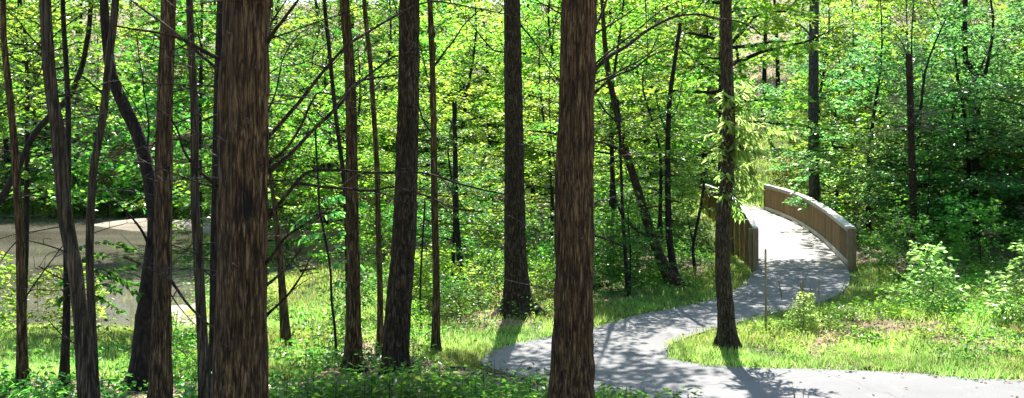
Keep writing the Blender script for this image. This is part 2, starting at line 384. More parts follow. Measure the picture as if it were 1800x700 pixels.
def span(lo, a, b, hi, st, g=1.12):
    m = list(np.arange(a, b+1e-6, st)); s = st; x = a; L = []
    while x > lo: s *= g; x -= s; L.append(x)
    s = st; x = b; H = []
    while x < hi: s *= g; x += s; H.append(x)
    return np.array(L[::-1]+m+H)
xs = span(-350, -22, 22, 350, .2); ys = span(-60, 9, 64, 480, .2)
X, Y = np.meshgrid(xs, ys); Z = ground(X, Y)
v = np.stack([X, Y, Z], -1).reshape(-1, 3); nx = len(xs); ny = len(ys)
i = np.arange(ny-1)[:, None]*nx; j = np.arange(nx-1)[None]
f = np.stack([i+j, i+j+1, i+nx+j+1, i+nx+j], -1).reshape(-1, 4)
me = MB().add(v, f).mesh('ground', M['ground'], True)

def cover(x, y):
    """grass share, bare-soil share, mud share of the ground"""
    n = fbm(x*.5+3, y*.5+8)
    dp = np.full(x.shape, 50.); near = (x > -16) & (x < 24) & (y > 10) & (y < 64)
    dp[near] = mind(x[near], y[near], path_pts)
    isl = sstep(3, 3.8, x)*sstep(17, 18.5, y)*sstep(31, 28, y)
    verge = sstep(1.5, .9, dp)
    mead = sstep(-18, -15, x)*sstep(-2.6, -4.2, x)*sstep(15, 16.6, y)*sstep(27, 26, y)
    midg = sstep(-3.2, -2.2, x)*sstep(4.5, 3.5, x)*sstep(19.5, 20.5, y)*sstep(31, 28, y)
    bank = sstep(56, 57.5, y)*sstep(69, 65, y)*sstep(-9, -12, x)
    mead2 = sstep(-9, -7.5, x)*sstep(-.6, -2.2, x)*sstep(20, 22, y)*sstep(36, 34, y)
    far = sstep(47, 50, y)*sstep(84, 78, y)*sstep(4, 6, x)*sstep(23, 20, x)
    left = sstep(5.4, 6.4, x)*sstep(9.8, 8.2, x)*sstep(31, 33, y)*sstep(60, 54, y)*.8
    g = np.clip(np.maximum.reduce([isl*(.12+.9*n), verge*.95, mead*(.5+.8*n), mead2*(.5+.6*n), far*(.5+.5*n), bank*.9, midg*.45*n, left*(.4+.6*n)]), 0, 1)
    bare = np.exp(-(((x+.45)/1.35)**2+((y-17.0)/1.35)**2))*1.7
    bare = np.maximum(bare, isl*sstep(.44, .58, fbm(x*.8, y*.8+4))*.85*sstep(4.8, 6, x)*sstep(24.5, 22.5, y)*sstep(.7, 1.5, dp))
    bare = np.clip(bare, 0, 1)
    g = g*(1-bare*.97)
    s = pond_s(x, y); mud = sstep(-.9, -.1, s)
    return g, bare, mud
g_, b_, m_ = cover(X, Y)
ca = me.color_attributes.new('cover', 'FLOAT_COLOR', 'POINT')
ca.data.foreach_set('color', np.stack([g_, b_, m_, np.ones_like(g_)], -1).astype(np.float32).ravel())
tag(link('ground', me), kind='structure')

# path sheets
def ribbon(A, B, z, k=8, edge=.06):
    A = np.asarray(A); B = np.asarray(B); n = len(A)
    S = np.linspace(0, 1, k); rows = [np.c_[A[:, 0], A[:, 1], np.full(n, z-edge)]]
    for s in S:
        q = A*(1-s)+B*s; rows.append(np.c_[q, np.full(n, z)])
    rows.append(np.c_[B[:, 0], B[:, 1], np.full(n, z-edge)])
    v = np.stack(rows, 1); kk = k+2
    i = np.arange(n-1)[:, None]*kk; j = np.arange(kk-1)[None]
    return v.reshape(-1, 3), np.stack([i+j, i+j+1, i+kk+j+1, i+kk+j], -1).reshape(-1, 4)
mb = MB(); mb.add(*ribbon(inn, outr, .012)); mb.add(*ribbon(cen2-n2_*1.3, cen2+n2_*1.3, .012))
tag(link('path', mb.mesh('path', M['asphalt'])), kind='structure')
# pond
mb = MB(); px_ = np.linspace(-60, -4, 60); py_ = np.linspace(24, 62, 60)
A, B = np.meshgrid(px_, py_); mb.add(np.stack([A, B, np.full(A.shape, WZ)], -1).reshape(-1, 3),
    np.stack([(np.arange(59)[:, None]*60+np.arange(59)[None])+o for o in (0, 1, 61, 60)], -1).reshape(-1, 4))
tag(link('water', mb.mesh('water', M['water'])), kind='structure')

# ------------------------------------------------------------------ trees
def bark_disp(kind, r=.15):
    def cedar(th, L):
        lob = 1+.06*np.sin(th*3+L*.25+1)+.05*np.sin(th*5-L*.3)
        a = vnoise(th/(2*math.pi)*22, L*1.1+3, 22); b = vnoise(th/(2*math.pi)*48, L*2.6, 48)
        c = vnoise(th/(2*math.pi)*32, L*4+9, 32); return lob*(1+.15*(a-.5)+.08*(b-.5)+.14*(c-.5))
    def oak(th, L):
        w = vnoise(th/(2*math.pi)*6, L*2, 6)*1.2
        a = np.abs(vnoise(th/(2*math.pi)*30+0*w, L*4.5+w, 30)-.5)*2
        b = vnoise(th/(2*math.pi)*60, L*10, 60)
        return 1+.04*np.sin(th*2+L*.4)+.10*a+.04*b-.06
    def plain(th, L):
        return 1+.05*np.sin(th*3+L*.8)+.06*(vnoise(th/(2*math.pi)*10, L*3, 10)-.5)
    return dict(cedar=cedar, oak=oak, plain=plain)[kind]

class Wood:   # skeleton + leaves of one crown prototype
    pass
def crown_proto(seed, H, z0, Rm, nl, n2, nleaf, ls, mat, bark='dark', ratio=.5, elev=(5, 40), shape='egg', trunk_r=.12, jit=.35, flat=.5, hexa=False, droop=.15, lean=.3, limb_r=.5, tw_draw=False, trunk=True, len2=1.):
    r = np.random.RandomState(seed)
    wood = MB(); lf = MB()
    ax = catmull([(0, 0, 0), (r.randn()*lean*.4, r.randn()*lean*.4, H*.4), (r.randn()*lean, r.randn()*lean, H*.75), (r.randn()*lean, r.randn()*lean, H)], 20)
    rad = trunk_r*(1-np.linspace(0, 1, 20)*.88); rad[0] *= 1.35
    if trunk: wood.add(*tube(np.vstack([[0, 0, -.5], ax]), np.r_[rad[0]*1.2, rad], 8))
    LP, LD, LN, LL = [], [], [], []
    for q in range(nl):
        t = (q+r.rand())/nl; z = z0+(H-z0)*t
        if shape == 'egg': prof = math.sin(math.pi*min(1, (t*.85+.18)))**.6
        elif shape == 'cone': prof = 1-t*.85
        elif shape == 'flat': prof = .45+.55*math.sin(math.pi*(t*.7+.2))
        prof *= .7+.45*r.rand()
        L = max(Rm*prof, .25)
        az = q*2.39996+r.randn()*.3; el = R(elev[0]+(elev[1]-elev[0])*t+r.randn()*8)
        base = np.array([np.interp(z*.88, ax[:, 2], ax[:, 0]), np.interp(z*.88, ax[:, 2], ax[:, 1]), z*.88])
        d0 = np.array([math.cos(az)*math.cos(el), math.sin(az)*math.cos(el), math.sin(el)])
        tt = np.linspace(0, 1, 7)[:, None]
        bend = np.array([r.randn()*.12, r.randn()*.12, -.10+r.randn()*.08])
        pts = base+d0*L*tt+bend*L*tt**2+r.randn(7, 3)*.02*L*tt
        lr = max(trunk_r*(1-t*.8)*limb_r*min(1, L/Rm), .008)
        wood.add(*tube(pts, lr*(1-tt[:, 0]*.85), 5))
        m = max(3, int(n2*L/Rm))
        ts = np.clip(.18+.82*(np.arange(m)+r.rand(m))/m, 0, 1)
        for c, tq in enumerate(ts):
            o = np.array([np.interp(tq, tt[:, 0], pts[:, e]) for e in range(3)])
            hd = d0[:2]/np.linalg.norm(d0[:2]); sd = 1 if c % 2 else -1
            ang = sd*R(50+r.randn()*14)
            dd = np.array([hd[0]*math.cos(ang)-hd[1]*math.sin(ang), hd[0]*math.sin(ang)+hd[1]*math.cos(ang), r.randn()*.16+.02])
            if tq > .93: dd = np.array([hd[0], hd[1], .0+r.randn()*.1])
            l2 = len2*(.28+.3*L*(1.15-tq))*(.7+.6*r.rand())
            e = o+dd*l2+np.array([0, 0, -.12*l2])
            if tw_draw: wood.add(*tube(np.array([o, (o+e)/2+[0, 0, .03*l2], e]), np.array([lr*.35, lr*.25, .004]), 3))
            k = max(4, int(nleaf*l2*(.7+.6*r.rand())))
            s = np.sqrt(r.rand(k))
            side = np.array([-dd[1], dd[0], 0]); sw = r.uniform(-1, 1, k)
            pos = o+(e-o)*s[:, None]+side*(sw*.28*l2)[:, None]+r.randn(k, 3)*[.03, .03, .045]*ls/.12
            ld = dd*.8+side*np.sign(sw)[:, None]*.8+r.randn(k, 3)*.45; ld[:, 2] = ld[:, 2]*.4-droop
            nn = np.array([0, 0, 1.])*(flat+.3)+r.randn(k, 3)*jit
            LP.append(pos); LD.append(ld); LN.append(nn); LL.append(ls*(.65+.6*r.rand(k)))
    leaves(lf, np.vstack(LP), np.vstack(LD), np.vstack(LN), np.concatenate(LL), ratio, hexa=hexa, mi=0)
    o = Wood(); o.trunk = wood.mesh('trunk', M[bark], True); o.crown = lf.mesh('crown', M[mat]); o.n = sum(map(len, LP)); o.H = H
    return o

PR = {}
PR['layered_a'] = crown_proto(1, 9, .9, 3.3, 34, 12, 44, .15, 'leaf_bright', elev=(-2, 35), trunk_r=.10)
PR['layered_b'] = crown_proto(2, 8, .7, 3.0, 32, 12, 44, .14, 'leaf_mid', elev=(-4, 30), trunk_r=.09)
PR['maple'] = crown_proto(3, 12, 1.9, 3.8, 40, 13, 38, .18, 'leaf_bright', elev=(0, 50), trunk_r=.14, ratio=.7, jit=.5)
PR['maple_b'] = crown_proto(4, 11, 1.4, 3.4, 38, 13, 38, .17, 'leaf_mid', elev=(0, 50), trunk_r=.13, ratio=.7, jit=.5)
PR['cool'] = crown_proto(5, 10, .7, 3.4, 38, 13, 40, .16, 'leaf_cool', elev=(-5, 45), trunk_r=.11, ratio=.6, jit=.4)
PR['tall'] = crown_proto(6, 17, 5.0, 4.2, 48, 14, 30, .19, 'leaf_bright', elev=(5, 55), trunk_r=.2, ratio=.6, jit=.5)
PR['high'] = crown_proto(14, 10, 3.7, 3.2, 40, 13, 20, .17, 'leaf_mid', elev=(-4, 50), trunk_r=.1, ratio=.75, jit=.5, limb_r=.28)
PR['conifer'] = crown_proto(7, 11, 2.5, 2.4, 60, 14, 60, .10, 'needle', elev=(5, 45), trunk_r=.1, ratio=.22, jit=.9, flat=.1, shape='cone')
PR['shrub'] = crown_proto(8, 2.0, .1, 1.2, 22, 7, 34, .13, 'leaf_mid', elev=(15, 75), trunk_r=.02, ratio=.55, jit=.5, shape='flat')
PR['shrub_b'] = crown_proto(9, 1.7, .1, 1.1, 22, 7, 34, .12, 'leaf_bright', elev=(15, 75), trunk_r=.02, ratio=.6, jit=.5, shape='flat')
PR['shrub_y'] = crown_proto(19, 1.7, .15, .8, 22, 7, 34, .13, 'leaf_young', elev=(25, 80), trunk_r=.02, ratio=.6, jit=.5, shape='cone')
PR['sapling'] = crown_proto(10, 4.6, .9, 1.5, 24, 8, 22, .15, 'leaf_mid', elev=(5, 55), trunk_r=.035, ratio=.6)
PR['sapling_b'] = crown_proto(11, 4.0, .6, 1.3, 22, 8, 22, .14, 'leaf_bright', elev=(5, 55), trunk_r=.03, ratio=.6)
# canopies carried by the trunks that leave the frame
PR['canopy'] = crown_proto(12, 9, .5, 3.6, 40, 11, 18, .19, 'leaf_bright', elev=(5, 55), trunk_r=.1, ratio=.7, trunk=False)
PR['cedar_top'] = crown_proto(13, 7, .2, 2.0, 34, 9, 30, .12, 'needle', elev=(15, 60), trunk_r=.08, ratio=.3, jit=.9, trunk=False, shape='cone')

def plant(kind, name, label, cat, x, y, s=1., rz=None, group=None, sz=None, mat=None):
    p = PR[kind]; z = gz(x, y)
    t = thing(name, label, cat, (x, y, z-.02), group)
    t.rotation_euler = (0, 0, rs.rand()*6.28 if rz is None else rz); t.scale = (s, s, sz or s)
    link('trunk' if cat == 'tree' else 'stem', p.trunk, t); link('crown' if cat == 'tree' else 'foliage', p.crown, t)
    return t

def trunk_tree(name, label, pts, d, mat, cat='tree', widths=(20, 28), kind='plain', sides=16, top=None, crown='canopy', cs=1., group=None, lean=0, flare=1.75, base=True, H=11, step=.08):
    """a trunk traced from its photo rows at distance d, standing on the ground, carrying its own crown above"""
    pts = sorted(pts, key=lambda p: -p[1])                 # bottom row first
    q = [P(a, b, d) for a, b in pts]
    g = None
    bx, bz = q[0][0], q[0][2]
    slope = (q[0][0]-q[min(1, len(q)-1)][0])/(q[0][2]-q[min(1, len(q)-1)][2]+1e-9) if len(q) > 1 else 0
    zg = gz(bx, d)
    if bz > zg+.05:
        bx = bx+slope*.5*(zg-bz); zg = gz(bx, d); q = [np.array([bx, d, zg])]+q
    else:
        q[0] = np.array([bx, d, zg])
    q = [q[0]+[0, 0, -.25]]+q
    ztop = q[-1][2]
    if top is None:
        sl = (q[-1]-q[-2])/(q[-1][2]-q[-2][2]); sl[:2] = np.clip(sl[:2], -.12, .12)
        for dz in (2.5, H-ztop) if H-ztop > 3 else (2.,):
            q.append(q[len(q)-1 if dz == 2.5 else -1]*1.0+sl*([1, 1, 1])*0 + np.array([sl[0]*dz*.6, sl[1]*dz*.6, dz if dz == 2.5 else max(dz-2.5, 1)]))
    q = np.array(q); L = np.linalg.norm(np.diff(q, axis=0), axis=1).sum()
    n = int(L/step); c = catmull(q, n)
    zb = q[0][2]+.25; zf = CZ+(HOR-0)/F*d
    wt, wb = widths[0]/F*d/2, widths[1]/F*d/2
    zz = c[:, 2]
    rad = np.where(zz < zf, wb+(wt-wb)*np.clip((zz-zb)/(zf-zb), 0, 1), wt*(1-.8*np.clip((zz-zf)/max(q[-1][2]-zf, .5), 0, 1)))
    rad = rad*(1+(flare-1)*np.exp(-np.clip(zz-zb, 0, 9)/.28))
    root = thing(name, label, cat, (q[0][0], d, zb), group)
    off = np.array([q[0][0], d, zb])
    bd = bark_disp(kind); ph = rs.rand()*6
    fl = lambda th, L: bd(th, L)*(1+(.34 if wb > .1 else .15)*np.exp(-np.clip(L-.2, 0, 9)/.3)*(.3+np.sin(5*th+ph)*.8+.4*np.sin(3*th+ph*2)))
    mb = MB(); mb.add(*tube(c, rad, sides, fl))
    link('trunk', mb.mesh('trunk', M[mat], True, off), root)
    if crown:
        k = link('crown', PR[crown].crown, root, tuple(q[-1]-off-np.array([0, 0, PR[crown].H*cs*.62])))
        k.scale = (cs, cs, cs); k.rotation_euler = (0, 0, rs.rand()*6)
        wl = link('limbs', PR[crown].trunk, root, k.location); wl.scale = k.scale; wl.rotation_euler = k.rotation_euler
    root['_d'] = d
    return root
def branch(root, pts, d, w0, w1, mat='dead', dd=.4, name='branch', forks=None, n=None, side=None):
    """a bare branch traced from photo points; its depth drifts away from the trunk"""
    q = []
    m = len(pts)
    for i, (a, b) in enumerate(pts): q.append(P(a, b, d+dd*i/(m-1)))
    q = np.array(q); L = np.linalg.norm(np.diff(q, axis=0), axis=1).sum()
    n = max(6, int(L/.05)); c = catmull(q, n); t = np.linspace(0, 1, n)
    c = c+np.stack([vnoise(t*L*5+a*7+pts[0][0], pts[0][1]+.3)-.5 for a in range(3)], 1)*.022*np.sin(t*math.pi)[:, None]*min(1., L)
    r0, r1 = w0/F*d*.42, w1/F*d*.38
    rad = (r0+(r1-r0)*t)*(1+.25*(vnoise(t*L*9+pts[0][0], 2.2)-.5))*(1+.6*np.exp(-t*L/.05))
    mb = MB(); mb.add(*tube(c, rad, 8))
    r = np.random.RandomState(int(pts[0][0]*7+pts[0][1]) % 9999)
    if forks is None: forks = int(L*3.2)+1
    for _ in range(forks):
        i = r.randint(int(n*.25), n-1); dr = unit(c[min(i+1, n-1)]-c[i-1])
        a = unit(dr*.8+r.randn(3)*.6); l = (.15+.35*r.rand())*min(1.2, L)
        e = np.array([c[i], c[i]+a*l*.5+r.randn(3)*.02, c[i]+a*l+r.randn(3)*.04+[0, 0, -.02]])
        mb.add(*tube(catmull(e, 6), np.linspace(rad[i]*.5, .0025, 6), 5))
    off = np.array(root.location)
    return link(name, mb.mesh(name, M[mat], True, off), root)

T = {}
T['far_left'] = trunk_tree('slender_tree', 'slender dark trunk standing closest to the left edge of the photo', [(5, 0), (7, 75), (15, 150), (25, 250), (31, 345), (36, 420), (37, 500), (40, 690)], 14, 'cedar', widths=(10, 18), H=12.1, crown='cedar_top')
T['lean'] = trunk_tree('cedar_tree', 'pale leaning trunk tilting left as it rises, second big trunk from the left', [(80, 0), (90, 150), (104, 240), (112, 350), (122, 420), (132, 475), (143, 560), (150, 650), (155, 700)], 11, 'cedar_grey', widths=(20, 27), kind='cedar', sides=28, H=12.6, crown='cedar_top', step=.05)
T['thin2'] = trunk_tree('slender_tree', 'thin grey trunk right beside the pale leaning trunk, tilting right above', [(203, 0), (192, 100), (182, 200), (166, 290), (161, 350), (158, 450), (163, 600), (166, 700)], 12, 'cedar_grey', widths=(13, 15), sides=14, H=12.1, crown='cedar_top')
T['short'] = trunk_tree('slender_tree', 'dark slender trunk rising from the grass behind the pale leaning trunk', [(110, 0), (120, 200), (118, 435), (117, 560), (112, 682)], 14.6, 'dark', widths=(8, 14), H=12)
T['curved'] = trunk_tree('broadleaf_tree', 'dark curved trunk bulging left at its foot by the pond', [(183, 0), (187, 60), (196, 130), (215, 180), (243, 240), (260, 300), (268, 350), (273, 400), (265, 480), (255, 560), (246, 690)], 14.5, 'dark', widths=(15, 38), sides=20, kind='oak', H=12.5, flare=1.5)
T['mid5'] = trunk_tree('cedar_tree', 'straight brown trunk in front of the dark curved trunk', [(297, 0), (292, 150), (288, 350), (286, 500), (283, 700)], 11, 'cedar', widths=(25, 34), kind='cedar', sides=36, H=12.6, crown='cedar_top', step=.04)
T['mid6'] = trunk_tree('slender_tree', 'slender grey trunk leaning slightly, just left of the largest cedar trunk', [(333, 0), (337, 100), (342, 200), (343, 350), (349, 450), (356, 600), (362, 700)], 12.5, 'cedar_grey', widths=(12, 20), sides=16, H=12.1, crown='cedar_top')
T['mid7'] = trunk_tree('slender_tree', 'dark thin trunk half hidden at the left side of the largest cedar trunk', [(389, 0), (384, 150), (380, 350), (377, 500), (376, 660)], 14.5, 'dark', widths=(15, 17), sides=14, H=12.1, crown='cedar_top')
T['big'] = trunk_tree('cedar_tree', 'largest trunk of all, shaggy brown cedar with many bare side branches', [(438, -40), (437, 0), (432, 200), (429, 350), (427, 500), (424, 700)], 8, 'cedar', widths=(78, 90), kind='cedar', sides=96, H=11.6, crown='cedar_top', step=.022)
T['pale9'] = trunk_tree('cedar_tree', 'sunlit reddish trunk between the largest cedar and the furrowed oak trunk', [(606, 0), (614, 100), (618, 200), (619, 300), (620, 400), (622, 500), (622, 655)], 16.4, 'cedar', widths=(16, 25), kind='cedar', sides=24, H=11, crown='cedar_top', step=.05)
T['t9b'] = trunk_tree('slender_tree', 'very thin trunk running up beside the sunlit reddish trunk on its left', [(570, 0), (578, 80), (590, 200), (603, 300), (609, 380), (612, 560)], 20, 'dark', widths=(7, 9), sides=8, H=12.6, crown='cedar_top', cs=.7)
T['t10'] = trunk_tree('slender_tree', 'thin straight trunk standing close left of the furrowed oak trunk', [(640, 0), (650, 100), (657, 200), (663, 300), (665, 400), (668, 500), (668, 622)], 18.6, 'cedar', widths=(8, 11), sides=10, H=12.6, crown='cedar_top', cs=.7)
T['oak'] = trunk_tree('oak_tree', 'thick dark oak trunk with furrowed bark and a bulging foot', [(722, -30), (720, 0), (719, 100), (717, 200), (714, 320), (710, 420), (704, 500), (698, 580), (696, 662)], 15.8, 'oak', widths=(36, 47), kind='oak', sides=90, H=12, crown='canopy', cs=1.05, flare=1.15, step=.03)
T['t12'] = trunk_tree('slender_tree', 'slim brown trunk close right of the furrowed oak trunk', [(756, 0), (761, 150), (764, 350), (767, 500), (766, 606)], 20, 'cedar', widths=(9, 13), kind='cedar', sides=14, H=11, crown='cedar_top', cs=.8)
T['t13'] = trunk_tree('broadleaf_tree', 'tall straight dark trunk with a flared foot beside the path verge', [(900, -20), (900, 0), (903, 200), (905, 400), (908, 500), (910, 553)], 24, 'oak', widths=(29, 42), kind='oak', sides=48, H=15, crown='canopy', cs=1.15, flare=2.3, step=.06)
T['t14'] = trunk_tree('cedar_tree', 'wide reddish brown cedar trunk in the middle, standing in front of the path', [(1020, -30), (1019, 0), (1014, 200), (1010, 350), (1008, 500), (1005, 700)], 11, 'cedar', widths=(56, 68), kind='cedar', sides=90, H=12.6, crown='cedar_top', cs=1.1, step=.028)
T['t15'] = trunk_tree('broadleaf_tree', 'single trunk on the grass island inside the path bend, wrapped in bright drooping leaves', [(1276, 0), (1277, 100), (1281, 230), (1277, 320), (1271, 400), (1271, 480), (1277, 560), (1280, 612)], 20.6, 'oak_light', widths=(21, 29), kind='oak', sides=40, H=15, crown='canopy', cs=.8, flare=1.5, step=.04)
T['t16'] = trunk_tree('broadleaf_tree', 'leaning brown tree tilting left from the verge behind the path', [(1062, 60), (1070, 130), (1085, 200), (1098, 260), (1117, 320), (1138, 390), (1163, 460), (1187, 518)], 27.3, 'oak', widths=(7, 19), H=14, sides=14, crown='canopy', cs=.9)
T['t17'] = trunk_tree('broadleaf_tree', 'upright slim trunk sharing its foot with the leaning brown tree', [(1186, 110), (1177, 180), (1174, 260), (1174, 345), (1177, 425), (1188, 519)], 27.8, 'dark', widths=(6, 13), H=8.5, sides=10, crown=None)
T['t18'] = trunk_tree('slender_tree', 'very slim dark trunk left of the leaning brown tree', [(1090, 250), (1093, 330), (1096, 400), (1104, 532)], 26, 'dark', widths=(3, 7), H=5.5, sides=8, crown=None)
T['t20'] = trunk_tree('broadleaf_tree', 'tall pale grey trunk rising behind the right railing of the bridge', [(1431, -30), (1431, 0), (1430, 100), (1430, 200), (1431, 300), (1432, 380)], 42, 'grey', widths=(16, 21), H=17, sides=20, crown='canopy', cs=1.2)
T['t21'] = trunk_tree('broadleaf_tree', 'slim dark tree with a snapped bare top in the thicket right of the bridge', [(1598, 95), (1599, 130), (1601, 200), (1603, 290), (1605, 345), (1606, 440)], 33, 'oak', widths=(11, 13), H=6.3, top=1, sides=14, crown=None)
T['t22'] = trunk_tree('broadleaf_tree', 'dark trunk with a kink high in the thicket at the right edge', [(1697, -20), (1696, 60), (1698, 105), (1708, 122), (1715, 160), (1716, 400)], 37, 'dark', widths=(8, 13), H=10, sides=10, crown=None)
T['t23'] = trunk_tree('slender_tree', 'short dark trunk in the low greenery between oak and tall straight trunk', [(800, 250), (801, 330), (803, 400), (808, 450), (812, 512)], 27.5, 'dark', widths=(7, 11), H=5.5, sides=10, crown=None)
T['t24a'] = trunk_tree('sapling', 'pair of thin stems in sunny meadow, the straighter one on the left', [(482, 370), (487, 430), (492, 500), (497, 610)], 19.5, 'cedar', cat='sapling', widths=(5, 7), H=4, sides=8, crown=None)
T['t24b'] = trunk_tree('sapling', 'pair of thin stems in sunny meadow, the thicker one on the right', [(484, 370), (491, 420), (498, 500), (508, 620)], 19, 'cedar', cat='sapling', widths=(6, 9), H=4, sides=8, crown=None)
T['t24c'] = trunk_tree('sapling', 'wiry crooked sapling in the meadow left of the sunlit reddish trunk', [(560, 330), (562, 370), (572, 420), (581, 475), (583, 530), (588, 570), (592, 637)], 17.6, 'dark', cat='sapling', widths=(3, 5), H=4.2, sides=6, crown=None, flare=1.1)
T['t25'] = trunk_tree('sapling', 'thin dark sapling stem between the oak trunk and the slim brown trunk', [(742, 440), (739, 500), (740, 568)], 22, 'dark', cat='sapling', widths=(3, 4), H=3, sides=6, crown=None, flare=1.1)
T['t19'] = trunk_tree('sapling', 'forked thin sapling on the bank left of the bridge', [(1232, 360), (1222, 410), (1218, 440), (1222, 490)], 30, 'dark', cat='sapling', widths=(3, 6), H=3.2, sides=6, crown=None, flare=1.1)
branch(T['t19'], [(1218, 425), (1212, 400), (1208, 375)], 30, 4, 2, 'dark', .1, forks=1)
T['limbt'] = trunk_tree('broadleaf_tree', 'dark crooked trunk sweeping up right across the left edge of the photo', [(158, 30), (153, 70), (143, 120), (121, 170), (84, 208), (58, 240), (34, 290), (8, 340), (-30, 420), (-60, 690)], 16, 'dark', widths=(8, 16), H=11, sides=12, crown=None)

# bare branches of the big cedar
B = T['big']
_st = P(433, 368, 8-.18)-np.array(B.location)
[c for c in B.children if c.name.startswith('trunk')][0].data.materials[0] = barkmat('stained_cedar_bark', (.022, .013, .005), (.13, .08, .028), (.37, .26, .115), (42, 42, 4.5), 1., stain=(tuple(_st), (4.2, 1, 2.5)))
for pts, w0, w1, dd in [
    ([(465, 247), (500, 210), (545, 155), (585, 105), (620, 75), (665, 45), (710, 20), (755, 4), (800, 8), (900, 27)], 9, 2.5, .9),
    ([(470, 289), (510, 250), (550, 180), (562, 162), (600, 172), (645, 188)], 7, 2, -.5),
    ([(472, 302), (515, 265), (550, 230), (595, 187), (618, 155), (640, 140), (700, 132)], 11, 4, .6),
    ([(460, 92), (480, 60), (505, 25), (530, -8)], 9, 5, -.3),
    ([(462, 60), (480, 35), (512, -12)], 6, 3, .3),
    ([(468, 202), (485, 160), (500, 100), (525, 60), (545, 50)], 4.5, 2, .5),
    ([(463, 396), (500, 347), (540, 303), (600, 302), (650, 302), (730, 304), (770, 310), (820, 327), (887, 342)], 8, 3, -.6),
    ([(456, 478), (480, 445), (510, 410), (532, 397)], 8, 5, -.4),
    ([(462, 506), (495, 480), (530, 437)], 6, 3.5, .4),
    ([(464, 558), (505, 520), (535, 477), (542, 457)], 6, 3, -.2),
    ([(396, 108), (360, 92), (320, 70), (270, 57), (200, 45)], 9, 3.5, -.6),
    ([(395, 133), (350, 95), (310, 60), (270, 30), (225, -3)], 8, 4, .5),
    ([(394, 337), (350, 300), (325, 265), (310, 225), (290, 200), (272, 190)], 7, 2.5, -.5),
    ([(396, 196), (370, 205), (350, 215)], 4, 2.5, .3),
    ([(396, 281), (372, 270), (366, 262)], 4, 2.5, .3),
    ([(458, 145), (490, 118), (540, 108), (580, 70)], 3, 1.5, .5),
    ([(460, 180), (520, 190), (570, 230), (640, 245)], 3, 1.5, .9)]:
    branch(B, pts, 8, w0, w1, 'oak' if w0 > 5 else 'twig', dd)
branch(B, [(523, 322), (560, 327), (600, 331), (650, 334), (690, 329), (750, 347), (795, 366), (850, 373)], 7.75, 6, 3, 'oak', -.4)
branch(B, [(622, 152), (680, 107), (720, 92), (762, 87)], 8.45, 5, 2.5, 'oak', .4)
branch(B, [(527, 476), (540, 474), (555, 472)], 7.85, 4, 3, 'cedar', .05, forks=0)
branch(B, [(690, -5), (700, 30), (712, 70), (735, 130), (752, 190)], 8.8, 2, 1, 'twig', .1, forks=1)
rk = np.random.RandomState(31)
for key, d_, n_ in (('big', 8, 12), ('t14', 11, 12), ('mid5', 11, 9), ('lean', 11, 9), ('far_left', 14, 8), ('mid6', 12.5, 8), ('thin2', 12, 7), ('pale9', 16.4, 10), ('t10', 18.6, 8), ('t9b', 20, 8), ('t12', 20, 8), ('mid7', 14.5, 6)):
    tr = T[key]; me_ = [c for c in tr.children if c.name.startswith('trunk')][0].data
    co_ = np.zeros(len(me_.vertices)*3, np.float32); me_.vertices.foreach_get('co', co_); co_ = co_.reshape(-1, 3); loc_ = np.array(tr.location)
    for _ in range(n_):
        zt_ = CZ+(HOR-rk.uniform(-20, 520))/F*d_-loc_[2]
        sel = co_[np.abs(co_[:, 2]-zt_) < .06]
        if len(sel) < 4: continue
        ctr = (sel.max(0)+sel.min(0))/2; rr_ = (sel[:, 0].max()-sel[:, 0].min())/2
        sg = rk.choice([-1, 1]); dr_ = unit(np.array([sg, rk.uniform(-.5, .5), rk.uniform(-.15, .45)])); ll = rk.uniform(.25, 1.1)
        p0 = ctr+dr_*[1, 1, 0]*rr_*.8; t_ = np.linspace(0, 1, 8)[:, None]
        c_ = p0+dr_*ll*t_+np.array([0, rk.randn()*.1, rk.uniform(-.2, .15)])*ll*t_**2+rk.randn(8, 3)*.012*t_
        mb = MB(); rb = rk.uniform(.004, .009); mb.add(*tube(c_, rb*(1-.8*t_[:, 0]), 5))
        for _2 in range(rk.randint(2, 6)):
            i_ = rk.randint(2, 7); a_ = unit(dr_+rk.randn(3)*.7); l_ = ll*rk.uniform(.15, .45)
            mb.add(*tube(np.array([c_[i_], c_[i_]+a_*l_*.5, c_[i_]+a_*l_+[0, 0, rk.randn()*.03]]), [rb*.5, rb*.35, .0015], 4))
        link('dead_twig', mb.mesh('dead_twig', M['twig' if rk.rand() < .7 else 'dead'], True), tr)
for tr, d_, rows in ((B, 8, [(408, 60), (450, 120), (401, 250), (455, 300), (442, 560), (405, 610), (437, 215), (418, 470)]), (T['t14'], 11, [(1004, 90), (1028, 200), (999, 300), (1020, 420), (1003, 540), (1030, 330)])):
    for a_, b_2 in rows:
        cx = np.interp(b_2, [0, 200, 350, 700], [437, 432, 429, 424]) if tr is B else np.interp(b_2, [0, 200, 350, 700], [1019, 1014, 1010, 1005])
        hw = 40 if tr is B else 30; u_ = (a_-cx)/hw; dep = -math.sqrt(max(0, 1-u_*u_))*hw/F*d_
        p0 = P(a_, b_2, d_+dep*.9); dr_ = unit(np.array([u_*.8, dep/(hw/F*d_)*.8, .25+.2*rk.rand()])); ll = .05+.07*rk.rand()
        mb = MB(); mb.add(*tube(np.array([p0, p0+dr_*ll*.5, p0+dr_*ll+[0, 0, .01]]), [.011, .008, .003], 6))
        link('branch_stub', mb.mesh('branch_stub', M['dead'], True, np.array(tr.location)), tr)
